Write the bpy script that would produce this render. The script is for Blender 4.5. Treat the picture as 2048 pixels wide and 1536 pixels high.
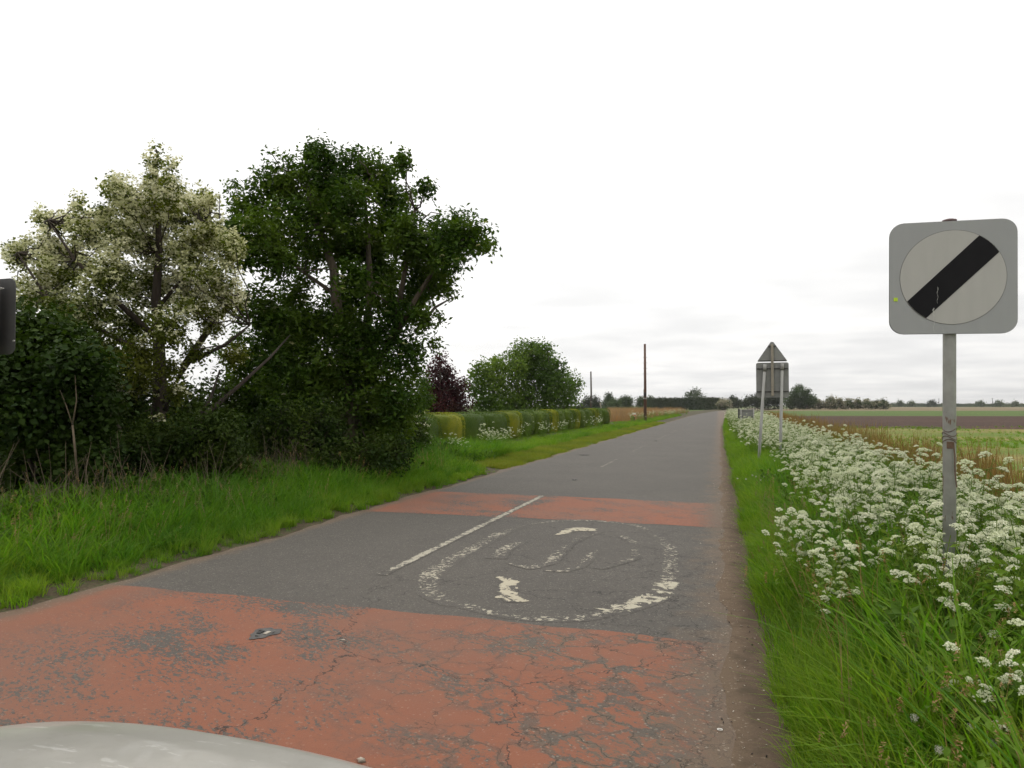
import bpy, math, random
import numpy as np
from mathutils import Vector, Matrix, Euler

for o in list(bpy.data.objects):
    bpy.data.objects.remove(o)
R = math.radians
rng = np.random.default_rng(7)
random.seed(7)
SC = bpy.context.scene
COL = SC.collection

# ------------------------------------------------------------------ camera
FPX, CX, CY, HZ, EYE = 1450.0, 1024.0, 768.0, 810.0, 1.6
YAW = math.atan((1455 - CX) / FPX)
PITCH = math.atan((HZ - CY) / FPX)
cam_d = bpy.data.cameras.new('camera')
cam_d.sensor_width = 36.0
cam_d.lens = FPX / 2048 * 36
cam_d.clip_start, cam_d.clip_end = 0.05, 6000
cam = bpy.data.objects.new('camera', cam_d)
COL.objects.link(cam)
cam.location = (0, 0, EYE)
cam.rotation_euler = (math.pi / 2 + PITCH, 0, YAW)
SC.camera = cam
CAMR = np.array(cam.rotation_euler.to_matrix())

def wp(px, py, d):
    """point seen at pixel (px, py) of the 2048 x 1536 photograph, d metres deep"""
    v = np.array([(px - CX) / FPX, -(py - CY) / FPX, -1.0]) * d
    return CAMR @ v + np.array([0, 0, EYE])

def gp(px, py, z=0.0):
    v = CAMR @ np.array([(px - CX) / FPX, -(py - CY) / FPX, -1.0])
    t = (z - EYE) / v[2]
    return np.array([v[0] * t, v[1] * t, z])

# ------------------------------------------------------------------ render settings, sky, sun
SC.view_settings.view_transform = 'Standard'
SC.view_settings.look = 'None'
SC.view_settings.exposure = 0.0
SC.view_settings.gamma = 1.0
SC.view_settings.use_curve_mapping = False
SC.cycles.use_denoising = True
SC.cycles.max_bounces = 4
SC.cycles.diffuse_bounces = 2
SC.cycles.glossy_bounces = 2
SC.cycles.transmission_bounces = 3
SC.cycles.use_adaptive_sampling = True
SC.cycles.adaptive_threshold = 0.03
SC.cycles.transparent_max_bounces = 8
SUN_EL, SUN_AZ = 52.0, -30.0       # azimuth from +Y, negative = left
world = bpy.data.worlds.new('World')
SC.world = world
world.use_nodes = True

class NT:
    def __init__(self, tree):
        self.t = tree
    def n(self, typ, ins=None, **props):
        nd = self.t.nodes.new(typ)
        for k, v in props.items():
            setattr(nd, k, v)
        for k, v in (ins or {}).items():
            s = nd.inputs[k]
            if isinstance(v, bpy.types.NodeSocket):
                self.t.links.new(v, s)
            else:
                s.default_value = v
        return nd
    def math(self, op, a, b=0.0, c=0.0, clamp=False):
        nd = self.n('ShaderNodeMath', {0: a, 1: b, 2: c}, operation=op, use_clamp=clamp)
        return nd.outputs[0]
    def mix(self, f, a, b, mode='MIX'):
        a = a if isinstance(a, bpy.types.NodeSocket) else (*a, 1.0)
        b = b if isinstance(b, bpy.types.NodeSocket) else (*b, 1.0)
        nd = self.n('ShaderNodeMix', None, data_type='RGBA', blend_type=mode)
        for idx, v in ((0, f), (6, a), (7, b)):
            if isinstance(v, bpy.types.NodeSocket):
                self.t.links.new(v, nd.inputs[idx])
            else:
                nd.inputs[idx].default_value = v
        return nd.outputs[2]
    def step(self, x, lo, hi, o0=0.0, o1=1.0):
        nd = self.n('ShaderNodeMapRange', {0: x, 1: lo, 2: hi, 3: o0, 4: o1}, interpolation_type='SMOOTHSTEP')
        return nd.outputs[0]
    def noise(self, vec, scale, detail=3.0, rough=0.5, dist=0.0):
        nd = self.n('ShaderNodeTexNoise', {'Scale': scale, 'Detail': detail, 'Roughness': rough, 'Distortion': dist})
        if vec is not None:
            self.t.links.new(vec, nd.inputs['Vector'])
        return nd
    def voro(self, vec, scale, feature='F1', rnd=1.0):
        nd = self.n('ShaderNodeTexVoronoi', {'Scale': scale, 'Randomness': rnd}, feature=feature)
        self.t.links.new(vec, nd.inputs['Vector'])
        return nd

w = NT(world.node_tree)
world.node_tree.nodes.clear()
sky = w.n('ShaderNodeTexSky', None, sky_type='NISHITA', sun_disc=False)
sky.sun_elevation, sky.sun_rotation = R(SUN_EL), R(SUN_AZ)
hs = w.n('ShaderNodeHueSaturation', {'Color': sky.outputs[0], 'Saturation': 0.03})
bg1 = w.n('ShaderNodeBackground', {'Color': hs.outputs[0], 'Strength': 0.05})
tc = w.n('ShaderNodeTexCoord')
sep = w.n('ShaderNodeSeparateXYZ', {0: tc.outputs['Generated']})
zc = w.math('MAXIMUM', sep.outputs[2], 0.0)
# a cloud sheet: directions projected on a plane overhead
inv = w.math('DIVIDE', 1.0, w.math('ADD', zc, 0.09))
pl = w.n('ShaderNodeCombineXYZ', {0: w.math('MULTIPLY', sep.outputs[0], inv), 1: w.math('MULTIPLY', sep.outputs[1], inv), 2: 0.0})
c1 = w.noise(pl.outputs[0], 0.55, 3.0, 0.55, 0.0).outputs[0]
c2 = w.noise(pl.outputs[0], 1.7, 2.0, 0.5).outputs[0]
cl = w.math('ADD', w.math('MULTIPLY', c1, 0.7), w.math('MULTIPLY', c2, 0.3))
shade = w.step(cl, 0.34, 0.64, 0.79, 1.09)
grad = w.math('ADD', 0.56, w.math('MULTIPLY', zc, 0.95))
lum = w.math('MULTIPLY', grad, shade)
ccol = w.mix(w.step(cl, 0.4, 0.6), (0.985, 0.98, 0.97), (1.0, 0.985, 0.955))
bg2 = w.n('ShaderNodeBackground', {'Color': ccol, 'Strength': lum})
add = w.n('ShaderNodeAddShader', {0: bg1.outputs[0], 1: bg2.outputs[0]})
w.n('ShaderNodeOutputWorld', {'Surface': add.outputs[0]})

sun_d = bpy.data.lights.new('sun', 'SUN')
sun_d.energy, sun_d.angle, sun_d.color = 1.0, R(25), (1.0, 0.96, 0.9)
sun = bpy.data.objects.new('sun', sun_d)
COL.objects.link(sun)
sd = Vector((math.sin(R(SUN_AZ)) * math.cos(R(SUN_EL)), math.cos(R(SUN_AZ)) * math.cos(R(SUN_EL)), math.sin(R(SUN_EL))))
sun.rotation_euler = sd.to_track_quat('Z', 'Y').to_euler()

# ------------------------------------------------------------------ materials
MATS = {}
def new_mat(name):
    m = bpy.data.materials.new(name)
    m.use_nodes = True
    m.node_tree.nodes.clear()
    t = NT(m.node_tree)
    MATS[name] = m
    return m, t
def out(t, sh, disp=None):
    o = t.n('ShaderNodeOutputMaterial', {'Surface': sh})
def pos(t):
    return t.n('ShaderNodeTexCoord').outputs['Object']
def princ(t, col, rough=0.6, metal=0.0, spec=0.5, normal=None, **kw):
    ins = {'Base Color': col if isinstance(col, bpy.types.NodeSocket) else (*col, 1), 'Roughness': rough, 'Metallic': metal, 'Specular IOR Level': spec}
    if normal is not None:
        ins['Normal'] = normal
    ins.update(kw)
    return t.n('ShaderNodeBsdfPrincipled', ins).outputs[0]
def bump(t, h, strength, dist):
    return t.n('ShaderNodeBump', {'Height': h, 'Strength': strength, 'Distance': dist}).outputs[0]

def leaf_mat(name, c0, c1, c2=None, trans=0.35, tcol=None, nscale=0.6, rough=0.6, inst=False, spec=0.10):
    m, t = new_mat(name)
    rnd = t.n('ShaderNodeNewGeometry').outputs['Random Per Island']
    col = t.mix(rnd, c0, c1)
    if inst:
        r2 = t.n('ShaderNodeObjectInfo').outputs['Random']
        col = t.mix(t.math('MULTIPLY', r2, 0.7), col, c2 or c1)
        p = t.n('ShaderNodeNewGeometry').outputs['Position']
    else:
        p = t.n('ShaderNodeNewGeometry').outputs['Position']
        if c2:
            col = t.mix(t.step(t.noise(p, nscale, 2.0).outputs[0], 0.42, 0.62), col, c2)
    n2 = t.noise(p, nscale * 0.45, 2.0).outputs[0]
    if c0[2] > 0.2:            # petals: an even tint, only a little lighter and darker
        v_ = t.step(n2, 0.3, 0.7, 0.9, 1.05)
        col = t.mix(1.0, col, t.n('ShaderNodeCombineColor', {0: v_, 1: v_, 2: v_}).outputs[0], 'MULTIPLY')
    else:
        col = t.mix(1.0, col, t.n('ShaderNodeCombineColor', {0: t.step(n2, 0.3, 0.7, 0.78, 1.2), 1: t.step(n2, 0.3, 0.7, 0.82, 1.12), 2: 0.95}).outputs[0], 'MULTIPLY')
    a = princ(t, col, rough, spec=spec)
    tc_ = t.mix(1.0, col, tcol or (1.25, 1.35, 0.5), 'MULTIPLY')
    b = t.n('ShaderNodeBsdfTranslucent', {'Color': tc_}).outputs[0]
    out(t, t.n('ShaderNodeMixShader', {0: trans, 1: a, 2: b}).outputs[0])
    return m

def plain(name, col, rough=0.6, metal=0.0, var=0.15, scale=3.0, spec=0.5, col2=None, stretch=None, thr=(0.35, 0.7), bmp=0.0):
    m, t = new_mat(name)
    p = pos(t)
    if stretch:
        p = t.n('ShaderNodeMapping', {'Vector': p, 'Scale': stretch}).outputs[0]
    nz = t.noise(p, scale, 5.0, 0.6).outputs[0]
    c2 = col2 or tuple(c * (1 - var) for c in col)
    c = t.mix(t.step(nz, *thr), col, c2)
    nrm = bump(t, nz, bmp, 0.02) if bmp else None
    out(t, princ(t, c, rough, metal, spec, nrm))
    return m

# ---- road surfacing: one asphalt recipe shared by the road and everything laid on it
def asphalt(t, p):
    sx = t.n('ShaderNodeSeparateXYZ', {0: p})
    x, y = sx.outputs[0], sx.outputs[1]
    big = t.noise(p, 0.55, 4.0, 0.55).outputs[0]
    mid = t.noise(p, 6.0, 4.0, 0.6).outputs[0]
    fine = t.noise(p, 120.0, 2.0, 0.6).outputs[0]
    vc = t.voro(p, 95.0)
    chip = t.n('ShaderNodeSeparateColor', {0: vc.outputs['Color']}).outputs[0]
    col = t.mix(fine, (0.044, 0.039, 0.033), (0.104, 0.093, 0.078))
    col = t.mix(t.step(mid, 0.35, 0.7, 0.0, 0.35), col, (0.054, 0.049, 0.043))
    col = t.mix(t.step(big, 0.35, 0.65, 0.0, 0.35), col, (0.098, 0.087, 0.073))
    col = t.mix(t.step(chip, 0.90, 0.98, 0.0, 0.40), col, (0.24, 0.22, 0.185))
    col = t.mix(t.step(chip, 0.10, 0.03, 0.0, 0.6), col, (0.03, 0.03, 0.03))
    # cracks: crazed towards the right-hand edge, sparse elsewhere
    dn = t.noise(p, 3.2, 3.0, 0.6)
    off = t.n('ShaderNodeVectorMath', {0: dn.outputs['Color'], 1: (0.5, 0.5, 0.5)}, operation='SUBTRACT').outputs[0]
    off = t.n('ShaderNodeVectorMath', {0: off, 3: 0.34}, operation='SCALE').outputs[0]
    pd = t.n('ShaderNodeVectorMath', {0: p, 1: off}, operation='ADD').outputs[0]
    d2 = t.noise(p, 9.0, 4.0, 0.65)
    of2 = t.n('ShaderNodeVectorMath', {0: d2.outputs['Color'], 1: (0.5, 0.5, 0.5)}, operation='SUBTRACT').outputs[0]
    of2 = t.n('ShaderNodeVectorMath', {0: of2, 3: 0.16}, operation='SCALE').outputs[0]
    pd = t.n('ShaderNodeVectorMath', {0: pd, 1: of2}, operation='ADD').outputs[0]
    e1 = t.voro(pd, 4.2, 'DISTANCE_TO_EDGE').outputs['Distance']
    e2 = t.voro(pd, 0.62, 'DISTANCE_TO_EDGE').outputs['Distance']
    reg = t.math('ADD', x, t.math('MULTIPLY', t.math('SUBTRACT', big, 0.5), 4.0))
    reg = t.math('SUBTRACT', reg, t.math('MULTIPLY', t.math('MAXIMUM', t.math('SUBTRACT', y, 4.5), 0.0), 0.16))
    region = t.step(reg, -2.7, -0.6)
    gap = t.step(mid, 0.36, 0.60)
    k1 = t.math('MULTIPLY', t.math('MULTIPLY', t.step(e1, 0.026, 0.006), region), gap)
    far = t.step(y, 13.0, 8.0)
    k2 = t.math('MULTIPLY', t.math('MULTIPLY', t.step(e2, 0.0045, 0.001), t.step(mid, 0.34, 0.46)), t.math('MULTIPLY', t.step(x, -4.2, -2.4), far))
    crack = t.math('MAXIMUM', k1, k2)
    # dirt carried in from the verges
    xr = t.math('ADD', x, t.math('MULTIPLY', y, 0.012))
    dr = t.math('ADD', xr, t.math('MULTIPLY', t.math('SUBTRACT', t.noise(p, 3.5, 5.0, 0.65).outputs[0], 0.5), 1.1))
    dirt = t.math('MAXIMUM', t.step(dr, -0.36, 0.16), t.step(t.math('ADD', x, t.math('MULTIPLY', t.math('SUBTRACT', mid, 0.5), 0.3)), -5.08, -5.32))
    dcol = t.mix(fine, (0.078, 0.055, 0.037), (0.165, 0.118, 0.080))
    dcol = t.mix(t.step(chip, 0.95, 0.985, 0.0, 0.5), dcol, (0.34, 0.29, 0.23))
    return dict(col=col, x=x, y=y, big=big, mid=mid, fine=fine, chip=chip, e1=e1, region=region, crack=crack, dirt=dirt, dcol=dcol, p=p, vd=vc.outputs['Distance'])
def road_finish(t, a, col, rough=0.86):
    col = t.mix(t.math('MULTIPLY', a['dirt'], 0.85), col, a['dcol'])
    ck = t.math('MULTIPLY', a['crack'], t.math('SUBTRACT', 0.85, t.math('MULTIPLY', a['dirt'], 0.6)))
    col = t.mix(ck, col, (0.022, 0.019, 0.016))
    h = a['fine']
    out(t, princ(t, col, rough, spec=0.35, normal=bump(t, h, 0.5, 0.006)))
m, t = new_mat('asphalt')
a = asphalt(t, pos(t))
road_finish(t, a, a['col'])

m, t = new_mat('soil_edge')
a = asphalt(t, pos(t))
sn = t.noise(a['p'], 5.0, 6.0, 0.65).outputs[0]
dist = t.math('ADD', t.math('ADD', a['x'], t.math('MULTIPLY', a['y'], 0.0105)), t.math('MULTIPLY', t.math('SUBTRACT', sn, 0.5), 0.5))
soil = t.mix(a['fine'], (0.052, 0.036, 0.026), (0.125, 0.088, 0.060))
soil = t.mix(t.step(sn, 0.45, 0.7, 0.0, 0.6), soil, (0.060, 0.048, 0.030))
out(t, princ(t, t.mix(t.step(dist, 0.02, 0.22), a['dcol'], soil), 0.95, spec=0.15, normal=bump(t, sn, 0.6, 0.02)))

m, t = new_mat('red_surfacing')
a = asphalt(t, pos(t))
red = t.mix(a['fine'], (0.160, 0.057, 0.031), (0.240, 0.090, 0.050))
red = t.mix(t.step(a['mid'], 0.35, 0.7, 0.0, 0.5), red, (0.225, 0.084, 0.044))
red = t.mix(t.step(a['big'], 0.40, 0.62, 0.0, 0.55), red, (0.165, 0.085, 0.057))
st = t.n('ShaderNodeMapping', {'Vector': a['p'], 'Scale': (1.0, 1.0, 1.0), 'Rotation': (0, 0, 0.5)}).outputs[0]
st = t.n('ShaderNodeMapping', {'Vector': st, 'Scale': (1.0, 1.9, 1.0)}).outputs[0]
nA = t.noise(st, 1.25, 3.0, 0.55).outputs[0]
nB = t.noise(st, 17.0, 8.0, 0.78, 0.4).outputs[0]
wv = t.math('ADD', t.math('MULTIPLY', nA, 0.52), t.math('MULTIPLY', nB, 0.85))
nL = t.step(a['x'], -3.2, -2.2, 0.05, 0.0)
wear = t.step(t.math('ADD', wv, nL), 0.730, 0.780)
lx = t.step(a['x'], -5.2, -4.2)
wear = t.math('MULTIPLY', wear, lx)
# crazed plates towards the verge: red survives inside the plates
edge = t.math('SUBTRACT', a['e1'], t.math('MULTIPLY', t.math('SUBTRACT', nB, 0.44), 0.75))
plate = t.math('MULTIPLY', t.math('MULTIPLY', t.step(edge, 0.085, 0.035), a['region']), t.step(nA, 0.36, 0.56, 0.2, 1.0))
wear = t.math('MAXIMUM', wear, plate)
wear = t.math('MAXIMUM', wear, t.math('MULTIPLY', t.step(t.math('ADD', a['x'], t.math('MULTIPLY', t.math('SUBTRACT', nB, 0.5), 2.2)), -0.55, -0.05), 0.9))
wcol = t.mix(t.math('MULTIPLY', a['region'], t.step(a['mid'], 0.4, 0.6, 0.2, 0.8)), a['col'], a['dcol'])
red = t.mix(t.step(a['chip'], 0.965, 0.99, 0.0, 0.35), red, (0.30, 0.19, 0.14))
road_finish(t, a, t.mix(wear, red, wcol), 0.86)

def paint_mat(name, thr, soft=0.06, col=(0.46, 0.43, 0.33), scale=16.0):
    m, t = new_mat(name)
    a = asphalt(t, pos(t))
    n = t.noise(a['p'], scale, 6.0, 0.7, 0.4).outputs[0]
    n = t.math('ADD', t.math('MULTIPLY', n, 0.75), t.math('MULTIPLY', t.noise(a['p'], 2.0, 3.0).outputs[0], 0.25))
    ek = t.n('ShaderNodeAttribute', None, attribute_name='mid').outputs['Fac']
    n = t.math('SUBTRACT', n, t.math('MULTIPLY', t.math('SUBTRACT', 1.0, ek), 0.16))
    k = t.step(n, thr, thr + soft)
    c = t.mix(a['fine'], col, tuple(v * 0.75 for v in col))
    road_finish(t, a, t.mix(k, a['col'], c), 0.86)
    return m
paint_mat('paint_line', 0.445, 0.05, (0.38, 0.35, 0.275))
paint_mat('paint_worn', 0.512, 0.05, (0.40, 0.365, 0.28), 20.0)
paint_mat('paint_ghost', 0.59, 0.05, (0.29, 0.265, 0.205), 14.0)
paint_mat('paint_faint', 0.53, 0.05, (0.33, 0.30, 0.23), 18.0)
paint_mat('paint_patchy', 0.495, 0.03, (0.43, 0.395, 0.30), 9.0)
paint_mat('paint_solid', 0.43, 0.03, (0.45, 0.405, 0.30), 8.0)

# ---- ground
def ground_mat(name, cols, scales, bmp=0.4, bd=0.05, rough=0.95, stretch=(1, 1, 1), rot=0.0):
    m, t = new_mat(name)
    p = t.n('ShaderNodeMapping', {'Vector': pos(t), 'Rotation': (0, 0, rot)}).outputs[0]
    ps = t.n('ShaderNodeMapping', {'Vector': p, 'Scale': stretch}).outputs[0]
    n1 = t.noise(ps, scales[0], 6.0, 0.6, 0.3).outputs[0]
    n2 = t.noise(p, scales[1], 5.0, 0.65).outputs[0]
    n3 = t.noise(p, scales[1] * 6, 3.0, 0.6).outputs[0]
    c = t.mix(t.step(n1, 0.38, 0.62), cols[0], cols[1])
    c = t.mix(t.step(n2, 0.45, 0.68, 0.0, 0.75), c, cols[2])
    c = t.mix(1.0, c, t.n('ShaderNodeCombineColor', {0: t.step(n3, 0.25, 0.75, 0.65, 1.3), 1: t.step(n3, 0.25, 0.75, 0.65, 1.3), 2: t.step(n3, 0.25, 0.75, 0.65, 1.3)}).outputs[0], 'MULTIPLY')
    out(t, princ(t, c, rough, spec=0.15, normal=bump(t, n2, bmp, bd)))
    return m
ground_mat('verge_soil', [(0.062, 0.046, 0.030), (0.085, 0.066, 0.042), (0.05, 0.085, 0.02)], (1.5, 6.0))
ground_mat('soil_edge_old', [(0.085, 0.058, 0.040), (0.125, 0.090, 0.062), (0.058, 0.042, 0.030)], (2.5, 14.0), 0.8, 0.03)
ground_mat('mown', [(0.10, 0.165, 0.026), (0.065, 0.14, 0.02), (0.16, 0.17, 0.05)], (0.8, 9.0))
ground_mat('lawn', [(0.10, 0.17, 0.03), (0.14, 0.19, 0.04), (0.09, 0.13, 0.03)], (0.2, 2.0))
ground_mat('rough_field', [(0.095, 0.155, 0.020), (0.22, 0.175, 0.060), (0.13, 0.15, 0.03)], (0.16, 0.8), 0.5, 0.12, stretch=(0.45, 1.6, 1), rot=-YAW)
ground_mat('ploughed', [(0.064, 0.036, 0.024), (0.046, 0.026, 0.018), (0.082, 0.048, 0.033)], (0.12, 0.9), 0.8, 0.15, stretch=(0.15, 2.0, 1), rot=-YAW)
ground_mat('crop', [(0.060, 0.115, 0.020), (0.080, 0.12, 0.025), (0.11, 0.115, 0.035)], (0.05, 0.5), stretch=(0.2, 1.5, 1), rot=-YAW)
ground_mat('stubble', [(0.19, 0.145, 0.085), (0.15, 0.12, 0.065), (0.17, 0.15, 0.08)], (0.03, 0.3), stretch=(0.2, 1.5, 1), rot=-YAW)
ground_mat('far_land', [(0.10, 0.15, 0.05), (0.16, 0.15, 0.08), (0.07, 0.11, 0.035)], (0.006, 0.05), stretch=(0.3, 2, 1), rot=-YAW)

# ---- vegetation
leaf_mat('grass', (0.050, 0.145, 0.008), (0.145, 0.295, 0.020), (0.22, 0.295, 0.045), 0.45, nscale=0.9, inst=True)
leaf_mat('grass_lush', (0.036, 0.125, 0.008), (0.105, 0.255, 0.018), (0.15, 0.25, 0.035), 0.44, nscale=0.7, inst=True)
leaf_mat('grass_short', (0.14, 0.21, 0.018), (0.20, 0.24, 0.030), (0.24, 0.235, 0.055), 0.3, nscale=0.8, inst=True)
leaf_mat('grass_dry', (0.27, 0.20, 0.10), (0.36, 0.28, 0.15), (0.22, 0.14, 0.06), 0.25, (1.1, 1.0, 0.7), inst=True)
leaf_mat('dock', (0.20, 0.105, 0.040), (0.30, 0.18, 0.065), (0.20, 0.20, 0.055), 0.2, (1.1, 0.9, 0.6), inst=True)
leaf_mat('reed', (0.32, 0.185, 0.085), (0.40, 0.25, 0.12), (0.30, 0.24, 0.12), 0.2, (1.1, 0.95, 0.7), inst=True)
leaf_mat('nettle', (0.040, 0.100, 0.012), (0.085, 0.165, 0.022), (0.07, 0.13, 0.02), 0.3, inst=True)
leaf_mat('herb', (0.075, 0.165, 0.018), (0.13, 0.22, 0.030), (0.15, 0.21, 0.04), 0.3, inst=True)
leaf_mat('petal', (0.74, 0.755, 0.59), (0.84, 0.84, 0.71), (0.64, 0.70, 0.45), 0.35, (1, 1, 0.9), inst=True, rough=0.8)
leaf_mat('seed_head', (0.55, 0.52, 0.46), (0.65, 0.62, 0.56), (0.6, 0.56, 0.5), 0.5, (1, 1, 1), inst=True)
leaf_mat('elder_leaf', (0.024, 0.056, 0.007), (0.060, 0.112, 0.012), (0.088, 0.142, 0.016), 0.30, nscale=0.9)
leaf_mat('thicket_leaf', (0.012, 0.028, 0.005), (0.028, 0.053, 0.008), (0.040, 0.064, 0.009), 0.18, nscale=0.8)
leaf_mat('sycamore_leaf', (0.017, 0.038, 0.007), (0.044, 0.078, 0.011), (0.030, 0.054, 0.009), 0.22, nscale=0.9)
leaf_mat('hawthorn_leaf', (0.066, 0.092, 0.014), (0.12, 0.145, 0.024), (0.13, 0.15, 0.028), 0.38, nscale=0.9)
leaf_mat('blossom', (0.86, 0.84, 0.66), (0.72, 0.70, 0.48), (0.62, 0.62, 0.38), 0.4, (1, 1, 0.85), rough=0.8)
leaf_mat('blossom_far', (0.44, 0.40, 0.30), (0.30, 0.28, 0.20), (0.24, 0.24, 0.15), 0.25, (1, 1, 0.85), rough=0.8)
leaf_mat('elder_flower', (0.42, 0.46, 0.19), (0.30, 0.36, 0.10), (0.6, 0.6, 0.42), 0.3, (1, 1, 0.8), rough=0.8, nscale=3.0)
leaf_mat('purple_leaf', (0.050, 0.018, 0.022), (0.085, 0.030, 0.032), (0.055, 0.028, 0.022), 0.25, (1.3, 0.8, 0.8), nscale=1.2)
leaf_mat('willow_leaf', (0.085, 0.15, 0.028), (0.16, 0.23, 0.050), (0.09, 0.15, 0.028), 0.32, nscale=0.45)
leaf_mat('hedge_green', (0.052, 0.098, 0.011), (0.098, 0.148, 0.016), (0.072, 0.118, 0.013), 0.2, nscale=1.5)
leaf_mat('hedge_gold', (0.19, 0.215, 0.015), (0.27, 0.275, 0.020), (0.15, 0.19, 0.02), 0.25, nscale=1.5)
leaf_mat('privet', (0.040, 0.085, 0.018), (0.075, 0.125, 0.028), (0.06, 0.105, 0.02), 0.3, nscale=1.5)
leaf_mat('far_dark', (0.030, 0.042, 0.020), (0.046, 0.060, 0.028), (0.034, 0.050, 0.022), 0.15, nscale=0.1)
leaf_mat('far_green', (0.066, 0.100, 0.036), (0.095, 0.135, 0.050), (0.055, 0.085, 0.032), 0.2, nscale=0.1)
leaf_mat('far_grey', (0.080, 0.105, 0.050), (0.105, 0.135, 0.065), (0.075, 0.10, 0.05), 0.2, nscale=0.1)
plain('bark', (0.060, 0.045, 0.034), 0.95, var=0.5, scale=6, bmp=0.6, stretch=(3, 3, 0.6))
plain('bark_pale', (0.105, 0.082, 0.056), 0.95, var=0.5, scale=6, bmp=0.6, stretch=(3, 3, 0.6))
plain('dead_stem', (0.15, 0.115, 0.075), 0.95, var=0.4, scale=9)
plain('pole_wood', (0.135, 0.072, 0.050), 0.9, var=0.4, scale=3, stretch=(4, 4, 0.3), bmp=0.3)
plain('pole_grey', (0.085, 0.072, 0.060), 0.9, var=0.3, scale=3, stretch=(4, 4, 0.3))
# ---- metal and manufactured things
plain('galvanised', (0.30, 0.295, 0.275), 0.55, 0.25, col2=(0.235, 0.23, 0.215), scale=9, spec=0.4)
plain('post_grey', (0.335, 0.335, 0.31), 0.55, 0.1, col2=(0.27, 0.265, 0.25), scale=5, spec=0.4, stretch=(3, 3, 0.5))
m, t = new_mat('post_rusty')
p = pos(t)
n1 = t.noise(t.n('ShaderNodeMapping', {'Vector': p, 'Scale': (6, 6, 1.6)}).outputs[0], 2.4, 6.0, 0.65).outputs[0]
zz = t.n('ShaderNodeSeparateXYZ', {0: p}).outputs[2]
k = t.math('MULTIPLY', t.step(n1, 0.575, 0.625), t.step(zz, 1.85, 1.6))
n2 = t.noise(p, 14, 4).outputs[0]
c = t.mix(t.step(n2, 0.3, 0.7), (0.335, 0.335, 0.315), (0.275, 0.275, 0.255))
c = t.mix(k, c, t.mix(n2, (0.10, 0.045, 0.025), (0.22, 0.13, 0.09)))
out(t, princ(t, c, t.mix(k, (0.5,) * 3, (0.9,) * 3), 0.0, 0.4, bump(t, k, -0.4, 0.003)))
m, t = new_mat('sign_grey')
p = pos(t)
n = t.noise(t.n('ShaderNodeMapping', {'Vector': p, 'Scale': (5, 1, 1.2)}).outputs[0], 2.0, 5.0, 0.6).outputs[0]
out(t, princ(t, t.mix(t.step(n, 0.3, 0.7), (0.32, 0.325, 0.325), (0.305, 0.31, 0.31)), 0.5, 0, 0.4))
m, t = new_mat('sign_white')
p = pos(t)
n = t.noise(t.n('ShaderNodeMapping', {'Vector': p, 'Scale': (6, 1, 1.0)}).outputs[0], 2.0, 5.0, 0.6).outputs[0]
out(t, princ(t, t.mix(t.step(n, 0.3, 0.7), (0.42, 0.41, 0.385), (0.395, 0.385, 0.362)), 0.45, 0, 0.4))
plain('sign_black', (0.008, 0.0075, 0.009), 0.5, var=0.3, scale=6, spec=0.15)
plain('sign_back', (0.235, 0.235, 0.222), 0.6, 0.15, var=0.18, scale=5)
plain('sign_back_dark', (0.075, 0.074, 0.072), 0.6, 0.1, var=0.2, scale=5)
plain('rail_dark', (0.07, 0.066, 0.06), 0.6, 0.2, var=0.2)
plain('strut_tan', (0.30, 0.265, 0.21), 0.6, 0.1, var=0.2, scale=6)
plain('sticker', (0.45, 0.62, 0.03), 0.5, var=0.1)
plain('dropping', (0.55, 0.55, 0.52), 0.8, var=0.2, scale=30)
plain('rust', (0.14, 0.085, 0.055), 0.9, var=0.4, scale=30)
plain('white_paint', (0.72, 0.70, 0.66), 0.6, var=0.1)
plain('red_paint', (0.55, 0.12, 0.06), 0.6, var=0.1)
plain('stone_pale', (0.42, 0.37, 0.30), 0.8, var=0.25, scale=30)
plain('stone_dark', (0.03, 0.027, 0.025), 0.9, var=0.3, scale=20)
plain('rubber', (0.02, 0.02, 0.02), 0.85, var=0.2)
plain('glass_dark', (0.015, 0.018, 0.02), 0.06, var=0.05, spec=0.6)
plain('lamp_glass', (0.62, 0.63, 0.63), 0.12, var=0.1, spec=0.7)
plain('trim_black', (0.025, 0.025, 0.027), 0.6, var=0.1)
plain('alloy', (0.45, 0.45, 0.45), 0.35, 0.8, var=0.1)
m, t = new_mat('car_paint')
p = pos(t)
n = t.noise(p, 5.0, 4.0).outputs[0]
dust_refl = t.noise(p, 38.0, 6.0, 0.7).outputs[0]  # dust speckle, its contrast also standing in for reflected clouds
c = t.mix(t.step(dust_refl, 0.5, 0.75, 0.0, 0.35), (0.40, 0.385, 0.35), (0.31, 0.285, 0.245))
cloud_refl = t.noise(t.n('ShaderNodeMapping', {'Vector': p, 'Scale': (5, 16, 5)}).outputs[0], 1.6, 5.0, 0.6).outputs[0]  # pale patches painted into the colour as cloud reflections on the bonnet
c = t.mix(t.step(cloud_refl, 0.60, 0.66, 0.0, 0.55), c, (0.62, 0.61, 0.58))
out(t, princ(t, c, t.step(n, 0.3, 0.7, 0.34, 0.42), 0.45, 0.5, None, **{'Coat Weight': 0.4, 'Coat Roughness': 0.08}))

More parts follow.
